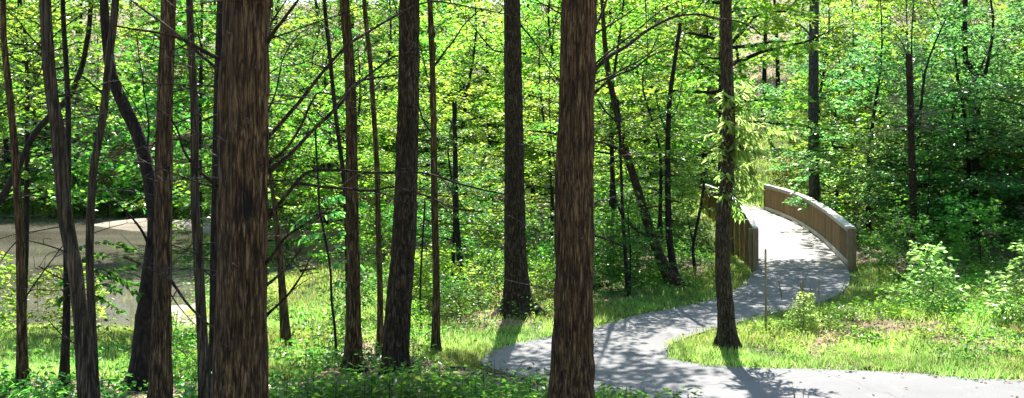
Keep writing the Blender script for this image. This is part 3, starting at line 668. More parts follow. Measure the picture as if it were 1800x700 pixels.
# branches of the middle cedar
C = T['t14']
for pts, w0, w1, dd in [
    ([(1040, 128), (1070, 100), (1100, 82), (1135, 55), (1180, 32), (1225, 25), (1260, 32), (1295, 37), (1325, 50), (1337, 62)], 9, 3, .8),
    ([(1038, 170), (1080, 135), (1115, 120), (1150, 95), (1200, 85)], 6, 2, -.4),
    ([(1038, 150), (1100, 120), (1140, 95), (1183, 66)], 5, 2, .4),
    ([(1040, 62), (1080, 40), (1120, 12)], 5, 2.5, .3),
    ([(1040, 118), (1070, 92), (1105, 65), (1160, 20), (1190, 3)], 5, 2.5, .5),
    ([(1042, 52), (1055, 28), (1070, -10)], 7, 4, .2),
    ([(994, 240), (960, 232), (930, 230)], 5, 2.5, .2),
    ([(994, 150), (968, 125), (945, 80)], 3, 1.5, .2),
    ([(995, 30), (960, 10), (930, -8)], 4, 2, .2),
    ([(1036, 412), (1065, 420), (1096, 434)], 5, 3, -.1),
    ([(1036, 250), (1060, 250), (1100, 268), (1130, 300)], 4, 1.5, .3),
    ([(994, 330), (975, 290), (966, 165), (973, 60), (985, -5)], 2.2, 1.6, .1),
    ([(1036, 612), (1044, 606), (1049, 598)], 2, 1, -.1), ([(1036, 626), (1042, 622), (1048, 616)], 2, 1, -.1)]:
    branch(C, pts, 11, w0, w1, 'oak' if w0 > 8 else 'oak' if w0 > 3.5 else 'twig', dd)
branch(C, [(1134, -10), (1136, 40), (1139, 90), (1134, 150)], 11.6, 2.5, 1.5, 'twig', .1, forks=2)
branch(T['mid5'], [(285, 477), (300, 492), (330, 535), (350, 557), (375, 576)], 10.8, 7, 4, 'cedar_grey', -.3, forks=1)
branch(T['mid5'], [(280, 480), (250, 466), (218, 452)], 10.8, 5, 5, 'cedar_grey', -.3, forks=1)
branch(T['mid5'], [(292, 505), (320, 545), (345, 573)], 11, 3, 2, 'dark', .3)
branch(T['mid5'], [(296, 430), (330, 440), (385, 470)], 11, 3, 1.5, 'twig', .3)
branch(T['curved'], [(262, 430), (245, 400), (225, 375), (200, 352)], 14.4, 6, 3, 'dark', -.4)
branch(T['curved'], [(190, 170), (170, 155), (152, 140), (137, 131)], 14.4, 6, 3, 'dark', -.2)
branch(T['curved'], [(258, 265), (262, 225), (255, 170), (246, 110), (240, 60)], 14.4, 4, 2, 'dark', -.2)
branch(T['lean'], [(128, 450), (100, 437), (45, 422)], 11, 4, 2, 'twig', -.3)
branch(T['lean'], [(130, 500), (98, 485), (68, 468)], 11, 4, 2, 'twig', -.3)
branch(T['lean'], [(140, 610), (110, 590), (84, 562)], 11, 4, 2, 'twig', .2)
branch(T['lean'], [(85, 60), (70, 130), (40, 175), (0, 200)], 11, 4, 1.5, 'twig', .4, forks=7)
branch(T['lean'], [(84, 95), (50, 60), (20, 25), (-20, 10)], 11, 4, 1.5, 'twig', -.3, forks=7)
branch(T['far_left'], [(38, 535), (60, 500), (90, 460), (112, 430)], 14, 4, 2, 'twig', -.6)
branch(T['far_left'], [(34, 420), (15, 440), (-5, 470)], 14, 3, 1.5, 'twig', .2)
branch(T['thin2'], [(170, 300), (200, 340), (240, 365), (262, 390)], 12, 3, 1.5, 'twig', .5)
branch(T['thin2'], [(190, 110), (215, 150), (240, 190), (262, 240)], 12, 3, 1.5, 'twig', .5)
branch(T['mid6'], [(346, 420), (320, 445), (300, 440)], 12.5, 3, 1.5, 'twig', .2)
branch(T['mid6'], [(350, 470), (375, 490), (392, 520)], 12.5, 3, 1.5, 'twig', .4)
branch(T['t13'], [(916, 45), (940, 75), (965, 110), (990, 150)], 24, 3.5, 2, 'dark', .5, forks=3)
branch(T['t13'], [(888, 92), (868, 88), (850, 70), (820, 30)], 24, 3.5, 2, 'dark', .5, forks=3)
branch(T['t12'], [(760, 120), (790, 80), (815, 45), (840, 20)], 20, 5, 3, 'dark', .5, forks=2)
branch(T['t12'], [(762, 240), (740, 200), (725, 120), (735, 20)], 20, 4, 2, 'dark', .5, forks=2)
branch(T['t16'], [(1105, 280), (1085, 262), (1052, 250)], 27.3, 7, 4, 'dark', .3)
branch(T['t16'], [(1146, 420), (1120, 405), (1095, 380), (1082, 350)], 27.3, 8, 4, 'dark', -.4)
branch(T['t16'], [(1090, 222), (1068, 200), (1050, 175)], 27.3, 5, 3, 'dark', -.4)
branch(T['t17'], [(1174, 240), (1160, 200), (1152, 160)], 27.8, 4, 2, 'dark', .3)
branch(T['t17'], [(1174, 215), (1190, 190), (1200, 140)], 27.8, 4, 2, 'dark', .3)
branch(T['t21'], [(1604, 215), (1618, 190), (1628, 120), (1648, 65), (1662, 35)], 33, 7, 3, 'dark', .5, forks=4)
branch(T['t21'], [(1598, 110), (1588, 80), (1575, 60)], 33, 5, 2, 'dead', .5, forks=4)
branch(T['t22'], [(1712, 150), (1728, 110), (1745, 70)], 37, 5, 3, 'dark', .5, forks=2)
branch(T['t20'], [(1424, 60), (1400, 40), (1370, 35)], 42, 5, 2, 'dead', .5, forks=6)
branch(T['far_left'], [(8, 90), (40, 110), (75, 90), (130, 60)], 14, 3, 1.5, 'twig', .8, forks=6)
branch(T['t9b'], [(592, 220), (560, 200), (530, 150), (500, 130)], 20, 3, 1.5, 'twig', .5, forks=6)
branch(T['pale9'], [(618, 260), (600, 240), (570, 200), (540, 190)], 16.4, 3, 1.5, 'twig', .5, forks=5)
branch(T['pale9'], [(610, 60), (580, 40), (540, 20)], 16.4, 3, 1.5, 'twig', .5, forks=6)
branch(T['pale9'], [(618, 180), (650, 160), (690, 120)], 16.4, 3, 1.5, 'twig', .5, forks=5)

# leaf masses that belong to the traced trees (children named crown)
def hang_crown(root, kind, x, y, z, s, rz=0, sz=None):
    o = link('crown', PR[kind].crown, root, (x-root.location[0], y-root.location[1], z-root.location[2]))
    o.scale = (s, s, sz or s); o.rotation_euler = (0, 0, rz)
    w = link('limbs', PR[kind].trunk, root, o.location); w.scale = o.scale; w.rotation_euler = o.rotation_euler
hang_crown(T['t17'], 'layered_b', 3.8, 28.2, 1.5, .62, 1)
hang_crown(T['t16'], 'layered_a', 2.6, 28.3, 2.3, .7, 2)
hang_crown(T['t21'], 'conifer', 12.3, 33.6, 2.6, .55, 2)
hang_crown(T['t22'], 'cool', 15.5, 37.3, -.2, .9, 2)
hang_crown(T['t23'], 'layered_b', -1.5, 28, .4, .55, 2)
hang_crown(T['t18'], 'layered_b', 2.8, 26.1, 0, .36, 2)
hang_crown(T['limbt'], 'canopy', -6.9, 16.3, 4.2, .45, 2)

# sprays of drooping leaves wrapped round the island tree
def sprout_spray(root, name, px, py, d, starts, mat, ln=(.16, .26), seed=4, nl=16, ratio=.28, droop=.5, tw='twig'):
    if name == 'leafy_sprig' and len(starts) > 1:
        for k_, q_ in enumerate(starts): sprout_spray(root, name, px, py, d, [q_], mat, ln, seed+k_, nl, ratio, droop, tw)
        return
    r = np.random.RandomState(seed); lf = MB(); wd = MB()
    for (ax_, ay_, bx, by) in starts:
        dd = r.uniform(-.45, .35)
        a = P(ax_, ay_, d-.02); b = P(bx, by, d+dd)
        mid = (a+b)/2+np.array([0, 0, .12*np.linalg.norm(b-a)])
        c = catmull([a, mid, b], 10); wd.add(*tube(c, np.linspace(.009, .003, 10), 5))
        k = int(nl*np.linalg.norm(b-a)/.6)+6
        t = .12+.88*r.rand(k); pos = np.stack([np.interp(t, np.linspace(0, 1, 10), c[:, e]) for e in range(3)], 1)
        dr = unit(b-a); sd = unit(np.cross(dr, [0, 0, 1.]))*np.where(r.rand(k) > .5, 1, -1)[:, None]
        ld = dr*.6+sd*.7+r.randn(k, 3)*.3; ld[:, 2] -= droop+.3*r.rand(k)
        leaves(lf, pos, ld, sd*.5+r.randn(k, 3)*.5+[0, 0, .6], r.uniform(ln[0], ln[1], k), ratio, hexa=True, droop=.12)
    off = np.array(root.location)
    o = link(name, lf.mesh(name, M[mat], False, off), root)
    link('twig', wd.mesh('twig', M[tw], True, off), root)
st = []
r_ = np.random.RandomState(11)
for _ in range(50):
    y0 = r_.uniform(170, 370); s = r_.rand()
    if s < .68: dx = r_.uniform(10, 75)*(1-.4*abs(y0-270)/100)
    else: dx = -r_.uniform(8, 36)*(.4 if y0 < 240 or y0 > 300 else 1)
    st.append((1279, y0, 1282+dx, y0+r_.uniform(-35, 28)))
st += [(1290, 245, 1385, 232), (1290, 255, 1400, 240), (1300, 250, 1370, 222), (1290, 200, 1330, 150), (1290, 210, 1318, 140), (1275, 240, 1240, 237), (1275, 270, 1246, 275)]
sprout_spray(T['t15'], 'leafy_shoots', 0, 0, 20.6, [q for q in st if q[1] < 285], 'leaf_young', (.12, .23), 4, 15, .28)
sprout_spray(T['t15'], 'leafy_shoots', 0, 0, 20.6, [q for q in st if q[1] >= 285 and q[2] > 1279], 'leaf_young', (.12, .23), 6, 15, .28)
for q in st:
    if q[1] >= 285 and q[2] <= 1279: sprout_spray(T['t15'], 'leafy_shoots', 0, 0, 20.6, [q], 'leaf_young', (.12, .23), int(q[3]), 15, .28)
# leafy sprigs near the pond and in front of the sunlit trunk
sprout_spray(T['short'], 'leafy_sprig', 0, 0, 14.5, [(118, 520, 100, 535), (118, 500, 105, 500), (118, 480, 190, 450), (118, 500, 240, 500), (120, 520, 215, 550), (160, 500, 230, 470), (150, 510, 210, 515), (118, 440, 240, 440), (150, 470, 245, 520)], 'leaf_mid', (.07, .12), 3, 26, .6, .2)
sprout_spray(T['t24c'], 'leafy_sprig', 0, 0, 17.2, [(575, 420, 630, 410), (578, 440, 640, 440), (580, 470, 630, 465), (565, 380, 620, 380), (565, 375, 520, 395), (560, 360, 600, 350), (580, 500, 622, 505), (570, 410, 530, 420), (560, 350, 640, 360)], 'leaf_cool', (.1, .17), 5, 22, .4, .35)

# ------------------------------------------------------------------ background trees as individuals
zones = {
 'pond': ('leafy tree of the dense wood on the far bank of the pond', 'trees on the far bank of the pond'),
 'mid': ('leafy tree of the wood beyond the sunny meadow and the creek', 'trees beyond the meadow'),
 'far': ('leafy tree of the wood where the path disappears past the bridge', 'trees past the end of the bridge'),
 'right': ('leafy tree of the dense thicket right of the bridge', 'trees of the thicket beside the bridge')}
spec = []
kinds = ['layered_a', 'layered_b', 'maple', 'maple_b', 'cool', 'layered_a', 'maple']
def scatter(zone, xr, yr, n, kk, mind_=2.2, seed=0, ok=None, s=(.8, 1.15)):
    r = np.random.RandomState(seed); out = []; tries = 0
    while len(out) < n and tries < 4000:
        tries += 1
        y = r.uniform(*yr); x = r.uniform(*xr) if not callable(xr) else 0
        if abs(x) > .5*y+3: continue
        if ok and not ok(x, y): continue
        if any((x-a)**2+(y-b)**2 < mind_**2 for a, b in [(q[0], q[1]) for q in spec]+out): continue
        if mind(np.array([x]), np.array([y]), np.vstack([path_pts, brC]))[0] < 3.0: continue
        if pond_s(np.array([x]), np.array([y]))[0] > -.8: continue
        out.append((x, y)); spec.append((x, y, zone, kk[r.randint(len(kk))], r.uniform(*s)))
scatter('mid', (-11, 7), (39.5, 50), 14, ['layered_a', 'maple', 'layered_b', 'layered_a', 'maple_b'], 2.6, 1)
scatter('mid', (-15, -5), (41, 56), 7, ['maple_b', 'cool', 'layered_b', 'maple'], 2.6, 9)
scatter('mid', (-12, 7), (50, 61), 12, ['maple', 'layered_a', 'tall', 'maple_b'], 3, 2)
scatter('pond', (-34, -11), (58, 66), 16, ['maple_b', 'layered_b', 'cool', 'conifer', 'maple'], 2.8, 3)
scatter('right', (13.2, 24), (33, 42), 13, ['cool', 'cool', 'maple_b', 'layered_b', 'layered_a'], 2.1, 4, ok=lambda x, y: x > 13.2+(y-33)*.02)
scatter('right', (14, 30), (42, 56), 14, ['layered_a', 'maple', 'cool', 'maple_b'], 2.8, 5)
scatter('far', (4, 20), (63, 80), 12, ['maple', 'layered_a', 'layered_b', 'tall'], 2.6, 6, ok=lambda x, y: not (.18 < x/y < .27))
cn = {}
for (x, y, zn, kd, s) in spec:
    lab, grp = zones[zn]
    pre = {'layered_a': 'bright green', 'layered_b': 'mid green', 'maple': 'yellow green', 'maple_b': 'deep green', 'cool': 'bluish green', 'tall': 'tall bright green', 'conifer': 'grey green feathery'}[kd]
    plant(kd, 'conifer_tree' if kd == 'conifer' else 'broadleaf_tree', f'{pre} {lab}'.replace('leafy ', '') if kd == 'conifer' else f'{pre} {lab}', 'tree', x, y, s, group=f'{pre} {grp}')
plant('conifer', 'conifer_tree', 'pale feathery conifer over the far bank at the left edge', 'tree', -25.5, 59.5, 1.15)
plant('conifer', 'conifer_tree', 'pale feathery conifer over the far bank right of the leaning trunk', 'tree', -22.3, 58.8, 1.05)
plant('tall', 'broadleaf_tree', 'tall broadleaf tree on the bank beside the left railing, hidden behind the island trunk', 'tree', 6.72, 35.0, 1.0)  # added tree: its crown blocks the sun over the path before the bridge
# pondside maples whose leaves hang in front of the water's far side
plant('high', 'broadleaf_tree', 'leafy tree at the pond shore filling the upper left corner', 'tree', -9.6, 21.5, .82)
plant('high', 'broadleaf_tree', 'leafy tree between the curved dark trunk and the largest cedar', 'tree', -6.6, 23.3, .85, 2)
plant('maple', 'broadleaf_tree', 'yellow green leafy tree just right of the largest cedar trunk', 'tree', -5.3, 37, .7)
plant('layered_a', 'broadleaf_tree', 'bright layered tree between the oak trunk and the tall straight trunk', 'tree', -2.3, 33.5, .8)
plant('layered_a', 'broadleaf_tree', 'bright layered tree between the tall straight trunk and the middle cedar', 'tree', 1.2, 34.5, .85)
plant('layered_b', 'broadleaf_tree', 'small dark leafy tree low beside the foot of the leaning tree', 'tree', 3.6, 31.5, .5)
plant('sapling', 'sapling', 'dark leafy sapling beside the end post of the right railing', 'sapling', 12.6, 33.4, .9)
plant('cool', 'broadleaf_tree', 'low bluish green tree directly behind the middle of the right railing', 'tree', 13.4, 36.6, .62)
plant('sapling_b', 'sapling', 'bright sapling leaning over the far part of the right railing', 'sapling', 13.2, 41.5, 1.1)

# shrubs and small plants
for k, x, y, s, nm, lab in [
    ('shrub_y', 5.9, 22.3, .5, 'young_shrub', 'small pale shrub on the island beside the marker stake'),
    ('shrub_y', 9.35, 24.5, .95, 'young_shrub', 'taller pale young shrub in the sunny grass right of the bridge end'),
    ('shrub_y', 10.7, 22.9, 1.05, 'young_shrub', 'pale sunlit shrub at the right edge of the photo'),
    ('shrub', 10.6, 31.6, .45, 'shrub', 'low green bush close beside the right railing end post'),
    ('shrub', 10.8, 29.8, .8, 'shrub', 'green bush at the shaded edge of the thicket, left one'),
    ('shrub', 12.9, 30.2, .95, 'shrub', 'green bush at the shaded edge of the thicket, right one'),
    ('shrub_b', -11.6, 23.8, 1.0, 'shrub', 'bright shrub on the pond shore at the left edge'),
    ('shrub_b', -9.8, 24.6, .85, 'shrub', 'bright shrub on the pond shore right of the first slender trunk'),
    ('shrub', -5.0, 21.6, .5, 'shrub', 'small green bush beside the pair of thin stems'),
    ('shrub', -4.7, 15.8, .4, 'shrub', 'small leafy bush at the foot of the slender grey trunk'),
    ('shrub', 1.9, 27.2, .9, 'shrub', 'dark leafy bush behind the verge right of the middle cedar'),
    ('shrub', 3.5, 28.4, .8, 'shrub', 'leafy bush behind the foot of the leaning tree'),
    ('shrub', 2.4, 30.5, 1.1, 'shrub', 'rounded bush above the creek left of the leaning tree'),
    ('shrub_b', -1.6, 25.2, .8, 'shrub', 'green bush left of the tall straight trunk'),
    ('shrub_b', -2.6, 26.5, .7, 'shrub', 'bright bush right of the oak trunk in the meadow'),
    ('shrub', 5.6, 33.6, .45, 'shrub', 'low bush on the bank left of the bridge'),
    ('shrub_b', 7.0, 45, 1.0, 'shrub', 'bright bush on the grassy slope left of the bridge'),
    ('shrub_b', 12.9, 50.5, 1.0, 'shrub', 'pale bush at the far end of the right railing')]:
    plant(k, nm, lab, 'shrub', x, y, s)

for q, (x, y, s_, k) in enumerate([(-3.4, 24.2, .6, 'shrub'), (-1.1, 23.2, .5, 'shrub'), (-.3, 25.6, .7, 'shrub_b'), (-2.2, 29, .9, 'shrub'), (-.6, 30.4, 1., 'shrub_b'), (.9, 29.2, .8, 'shrub'), (-3.8, 32.6, 1., 'shrub_b'), (.6, 26.6, .5, 'shrub_b'), (-2.0, 21.8, .4, 'shrub_b'), (2.6, 29.2, .7, 'shrub')]):
    plant(k, 'shrub', 'low leafy bush in the green tangle between the oak trunk and the leaning tree', 'shrub', x, y, s_, group='bushes of the tangle behind the verge')
for q in range(15):
    x = -30+q*1.25+rs.rand()*.6; y = 56.2+rs.rand()*1.6
    plant('shrub_b' if q % 3 else 'shrub', 'shrub', 'bush overhanging the far shore of the pond', 'shrub', x, y, 1.1+.5*rs.rand(), group='bushes along the far shore')
# ------------------------------------------------------------------ far wood: one mass
def far_wood():
    r = np.random.RandomState(21); lf = MB()
    ncl = 4200
    y = r.uniform(66, 100, ncl); x = r.uniform(-.56, .56, ncl)*y
    kp = ~((x/y > .18) & (x/y < .262) & (y < 86)); x, y = x[kp], y[kp]; ncl = len(x)
    z = ground0(x, y)+r.uniform(0, 1, ncl)**.8*np.interp(y, [66, 100], [15, 18])
    k = 120
    cs_ = r.uniform(.6, 1.7, ncl)
    pos = np.repeat(np.stack([x, y, z], 1), k, 0)+r.randn(ncl*k, 3)*np.repeat(cs_, k)[:, None]*[.75, .75, .3]
    d = r.randn(ncl*k, 3); d[:, 2] = d[:, 2]*.3-.2
    leaves(lf, pos, d, r.randn(ncl*k, 3)*.45+[0, 0, .8], r.uniform(.14, .27, ncl*k), .55)
    for _ in range(90):
        yy = r.uniform(67, 96); xx = r.uniform(-.5, .5)*yy; g = float(ground0(np.array([xx]), np.array([yy]))[0]); h = r.uniform(9, 15)
        c = catmull([(xx, yy, g-.4), (xx+r.randn()*.3, yy, g+h*.5), (xx+r.randn()*.7, yy, g+h)], 8)
        lf.add(*tube(c, np.linspace(.2, .05, 8), 6), mi=1)
    tag(link('far_wood', lf.mesh('far_wood', [M['leaf_bright'], M['dark']])), 'distant green wood rising behind all the nearer trees', 'wood', kind='stuff')
far_wood()

# ------------------------------------------------------------------ ground cover
def view_pts(r, n, y0, y1, ex=1.15, pw=1.0):
    y = y0+(y1-y0)*r.rand(n)**pw; x = r.uniform(-.47*ex, .47*ex, n)*y
    return x, y
def grass():
    r = np.random.RandomState(5); mb = MB()
    x, y = view_pts(r, 1100000, 15.5, 82, pw=2.1)
    g, b, m = cover(x, y); cl = fbm(x*2.2, y*2.2)
    dp = mind(x, y, path_pts)
    keep = (r.rand(len(x)) < g*np.clip(cl*2.2-.35, .05, 1)) & ((dp > .15) | ((mind(x, y, np.vstack([inn, outr])) < .16*r.rand(len(x))) & (r.rand(len(x)) < .6))) & (pond_s(x, y) < -.35)
    dbr = mind(x, y, brC); keep &= (dbr > 1.6)
    x, y, dp, cl = x[keep], y[keep], dp[keep], cl[keep]; n = len(x)
    z = ground(x, y)
    h = (.06+.13*cl+.07*r.rand(n))*np.where(dp < 1.2, .9, 1.)*np.where((x < -1.5) & (y > 19), 1.15, 1)*np.where(y > 50, 2., 1)
    d = r.randn(n, 3)*.35+[0, 0, 1]; nn = r.randn(n, 3); nn[:, 2] = 0
    leaves(mb, np.stack([x, y, z-.01], 1), d, nn, h, .1+.05*r.rand(n)[:, None]*0+.0, 0, droop=.0)
    print('grass', n)
    tag(link('grass', mb.mesh('grass', M['grass'])), 'sunlit short green grass along the path and in the meadow', 'grass', kind='stuff')
grass()
def undergrowth():
    r = np.random.RandomState(6); mb = MB()
    x, y = view_pts(r, 22000, 12.3, 36, pw=1.15)
    g, b, m = cover(x, y); dp = mind(x, y, path_pts); n1 = fbm(x*.9+20, y*.9)
    dens_ = np.clip((n1-.38)*4, 0, 1)*(1-.93*g)*(1-b)*np.where((y > 16) & (x < -2.5), .6, 1)*np.where(y < 16, np.where(x < -2.5, .5, .75), 1)
    dens_ = np.where(x > 3, dens_*.8, dens_)
    keep = (r.rand(len(x)) < dens_) & (dp > .5) & (pond_s(x, y) < -.5) & (mind(x, y, brC) > 1.9)
    x, y = x[keep], y[keep]; z = ground(x, y); n = len(x); k = 13
    hgt = (.08+.3*r.rand(n)**1.6)*np.where(y > 19, 1.5, 1.)
    a = r.rand(n*k)*6.283; rr = np.sqrt(r.rand(n*k))*np.repeat(hgt*.75+.04, k)
    pos = np.repeat(np.stack([x, y, z], 1), k, 0)+np.stack([np.cos(a)*rr, np.sin(a)*rr, np.repeat(hgt, k)*(.35+.75*r.rand(n*k))], 1)
    d = np.stack([np.cos(a), np.sin(a), -.1+.3*r.randn(n*k)], 1)
    leaves(mb, pos, d, r.randn(n*k, 3)*.35+[0, 0, 1], r.uniform(.05, .12, n*k), .58, hexa=True, droop=.12)
    for q in range(0, n, 1):
        p0 = np.array([x[q], y[q], z[q]-.01]); mb.add(*tube(np.array([p0, p0+[.01, 0, hgt[q]]]), [.004, .003], 3), mi=1)
    print('undergrowth', n)
    tag(link('undergrowth', mb.mesh('undergrowth', [M['leaf_mid'], M['twig']])), 'low leafy weeds covering the shaded forest floor', 'undergrowth', kind='stuff')
undergrowth()
def weeds():
    r = np.random.RandomState(16); mb = MB()
    x = r.uniform(3, 15, 5200); y = r.uniform(18.3, 30.5, 5200)
    dp = mind(x, y, path_pts); n1 = fbm(x*1.1+9, y*1.1)
    keep = (r.rand(len(x)) < np.clip((n1-.42)*5, 0, 1)*sstep(18, 24, y)) & (dp > .6) & (x < .5*y)
    x, y = x[keep], y[keep]; z = ground(x, y); n = len(x); k = 12; hgt = .06+.26*r.rand(n)**1.8
    a = r.rand(n*k)*6.283; rr = np.sqrt(r.rand(n*k))*np.repeat(hgt*.6+.03, k)
    pos = np.repeat(np.stack([x, y, z], 1), k, 0)+np.stack([np.cos(a)*rr, np.sin(a)*rr, np.repeat(hgt, k)*(.2+.8*r.rand(n*k))], 1)
    d = np.stack([np.cos(a), np.sin(a), .1+.4*r.randn(n*k)], 1)
    leaves(mb, pos, d, r.randn(n*k, 3)*.4+[0, 0, 1], r.uniform(.04, .11, n*k), .45, hexa=True, droop=.12)
    tag(link('weeds', mb.mesh('weeds', M['leaf_bright'])), 'bright low weeds scattered through the island grass', 'weeds', kind='stuff')
weeds()
def litter():
    r = np.random.RandomState(8); mb = MB()
    x, y = view_pts(r, 70000, 12.3, 34, pw=1.2)
    g, b, m = cover(x, y); dp = mind(x, y, path_pts)
    keep = (r.rand(len(x)) < np.clip(.75-g*.75+((x > 4.5) & (y < 25.5))*.6, 0, 1)) & (pond_s(x, y) < -.3)
    de = mind(x, y, np.vstack([inn, outr])); keep &= (dp > .2) | (r.rand(len(x)) < .025+.6*np.exp(-de/.16))
    x, y, dp = x[keep], y[keep], dp[keep]; z = np.maximum(ground(x, y), np.where(dp < .25, .014, -9)); n = len(x)
    leaves(mb, np.stack([x, y, z+.008], 1), np.c_[r.randn(n, 2), r.randn(n)*.12], r.randn(n, 3)*.3+[0, 0, 1], r.uniform(.05, .1, n), .6)
    tag(link('leaf_litter', mb.mesh('leaf_litter', M['litter'])), 'dry brown fallen leaves strewn over the forest floor', 'leaf litter', kind='stuff')
litter()

# ------------------------------------------------------------------ bridge
def bridge():
    root = thing('footbridge', 'curved wooden footbridge with board sided railings carrying the path', 'bridge', (8.2, 31.1, 0))
    off = np.array([8.2, 31.1, 0])
    s = np.linspace(0, 1, 60)
    zt = .02+.10*np.sin(s*math.pi)
    mb = MB(); k = 6
    rows = []
    for a, dz in [(0, -.3)]+[(t, 0) for t in np.linspace(0, 1, k)]+[(1, -.3)]:
        q = brL*(1-a)+brR*a; rows.append(np.c_[q, zt+dz])
    v = np.stack(rows, 1); kk = k+2
    i = np.arange(59)[:, None]*kk; j = np.arange(kk)[None]; j2 = (j+1) % kk
    mb.add(v.reshape(-1, 3), np.stack([i+j, i+j2, i+kk+j2, i+kk+j], -1).reshape(-1, 4))
    link('deck', mb.mesh('deck', M['deck'], False, off), root)
    for side, E in ((-1, brL), (1, brR)):
        L = np.r_[0, np.cumsum(np.linalg.norm(np.diff(E, axis=0), axis=1))]
        def at(d):
            d = min(max(d, 0), L[-1]); i = min(np.searchsorted(L, d, 'right')-1, 58); t = (d-L[i])/(L[i+1]-L[i])
            p = E[i]*(1-t)+E[i+1]*t; tn = unit(E[i+1]-E[i]); nn = np.array([tn[1], -tn[0]])*side
            return p, tn, nn, np.interp(d/L[-1], s, zt)
        rail = thing_part('railing', root)
        # boards
        mb = MB(); w = .21; n = int(L[-1]/w)
        r = np.random.RandomState(3+side)
        for q in range(n):
            p, tn, nn, z = at((q+.5)*w)
            c = p+nn*(.075 if side > 0 else .075)
            lo = .05; hi = 1.10
            if side < 0: lo = -.12-(.38 if q % 2 else .12)
            box(mb, (*c, z+(lo+hi)/2), w*.93, .028, hi-lo, tn)
            if q % 1 == 0:      # narrow batten over each joint
                p2, t2_, n2b, z2 = at((q+1)*w); box(mb, (*(p2+n2b*(.105 if side < 0 else .046)), z2+.58), .03, .022, 1.0, t2_, 2 if side > 0 else 1)
        link('infill_boards', mb.mesh('infill_boards', [M['board'], M['post'], M['batten']], False, off), rail)
        # cap, fascia and kerb rails run as bent planks of 2.4 m
        for nm, oc, oz, wx, wz, mt in (('cap_rail', .055, 1.15, .25 if side > 0 else .15, .045, 'cap'), ('top_rail', .02, 1.065, .04, .115, 'cap' if side > 0 else 'board'), ('kerb_rail', .02, .10, .045, .13, 'cap')):
            mb = MB(); step = L[-1]/8
            for q in range(8):
                ds = np.linspace(q*step+.004, (q+1)*step-.004, 7); V = []
                for d_ in ds:
                    p, tn, nn, z = at(d_)
                    for a, b in ((-1, -1), (1, -1), (1, 1), (-1, 1)):
                        V.append([*(p+nn*(oc+a*wx/2)), z+oz+b*wz/2])
                F_ = [(4*a+b, 4*a+(b+1) % 4, 4*a+4+(b+1) % 4, 4*a+4+b) for a in range(6) for b in range(4)]+[(0, 1, 2, 3), (27, 26, 25, 24)]
                mb.add(V, F_)
            link(nm, mb.mesh(nm, M[mt], False, off), rail)
        for q in range(9):
            d_ = q*L[-1]/8; d_ = min(max(d_, .07), L[-1]-.07)
            p, tn, nn, z = at(d_); mb = MB(); zb = gz(*p)
            lo = min(zb-.3, -.45); hi = z+1.125
            box(mb, (*(p+nn*.165), (lo+hi)/2), .14, .13, hi-lo, tn)
            link('post', mb.mesh('post', M['post'], False, off), rail)
        for d_ in (.035, L[-1]-.035):                       # end posts closing the railing
            p, tn, nn, z = at(d_); mb = MB(); box(mb, (*(p+nn*.05-tn*(.09 if d_ < 1 else -.09)), z+.53), .1, .15, 1.2, tn)
            link('end_post', mb.mesh('end_post', M['post'], False, off), rail)
    # girders and piers under the deck
    mb = MB()
    for a in (.12, .5, .88):
        E = brL*(1-a)+brR*a
        for i in range(0, 57, 3):
            tn = unit(E[i+3]-E[i]); c = (E[i+3]+E[i])/2; box(mb, (*c, -.42), np.linalg.norm(E[i+3]-E[i])+.01, .2, .42, tn)
    link('girders', mb.mesh('girders', M['post'], False, off), root)
    for i in (1, 20, 40, 58):
        mb = MB(); tn = unit(brC[min(i+1, 59)]-brC[i-1]); box(mb, (*brC[i], -1.35), .35, 2.5, 1.45, tn)
        link('pier', mb.mesh('pier', M['stone'], False, off), root)
def thing_part(name, root):
    o = link(name, None, root); o.empty_display_size = .2; return o
bridge()

# marker stake
x, y = P(1346, 560, 22)[:2]; z = gz(x, y)
st_ = thing('marker_stake', 'slim wooden marker stake standing in the island grass', 'stake', (x, y, z))
mb = MB(); mb.add(*tube([(0, 0, -.2), (0.004, 0, .5), (.0, .01, 1.1), (-.004, 0, 1.68)], [.024, .023, .022, .021], 6)); mb.add(*tube([(-.004, 0, 1.68), (-.004, 0, 1.70)], [.021, .004], 6))
link('shaft', mb.mesh('shaft', M['stake']), st_)
mb = MB(); mb.add(*tube([(-.003, .0, 1.5), (-.004, 0, 1.6)], [.0235, .0235], 6)); link('band', mb.mesh('band', M['cap']), st_)

# fallen branches
def fallen(label, pts, w, mat='twig', seed=1, forks=3):
    r = np.random.RandomState(seed); q = np.array([[a, b, gz(a, b)+w*.6] for a, b in pts]); c = catmull(q, 24)
    c[:, 2] = np.maximum(ground(c[:, 0], c[:, 1])+w*.5, c[:, 2]); mb = MB(); mb.add(*tube(c, np.linspace(w, w*.4, 24), 7))
    for _ in range(forks):
        i = r.randint(6, 22); a = unit(np.array([r.randn(), r.randn(), .35*r.rand()])); mb.add(*tube(catmull([c[i], c[i]+a*.25, c[i]+a*.5+[0, 0, .03]], 6), np.linspace(w*.5, .004, 6), 5))
    off = c[0]; o = link('fallen_branch', mb.mesh('fallen_branch', M[mat], True, off), None, tuple(off)); tag(o, label, 'branch')
fallen('dead branch lying on the ground between the oak foot and the bare soil', [(-1.9, 16.3), (-1.2, 16.6), (-.5, 17.1), (-.2, 17.0)], .035)
fallen('thick fallen log on the leaf litter behind the path verge', [(1.4, 27.0), (2.1, 27.4), (2.8, 28.0)], .09, 'dark', 3, 1)
fallen('broken stick lying on the bare soil beside the path', [(-.6, 16.2), (-.1, 16.5), (.3, 16.45)], .02, 'twig', 4)
fallen('pale bare branch lying in front of the shrub at the right edge', [(9.6, 24.2), (10.3, 24.0), (11.2, 24.6)], .022, 'dead', 5, 5)
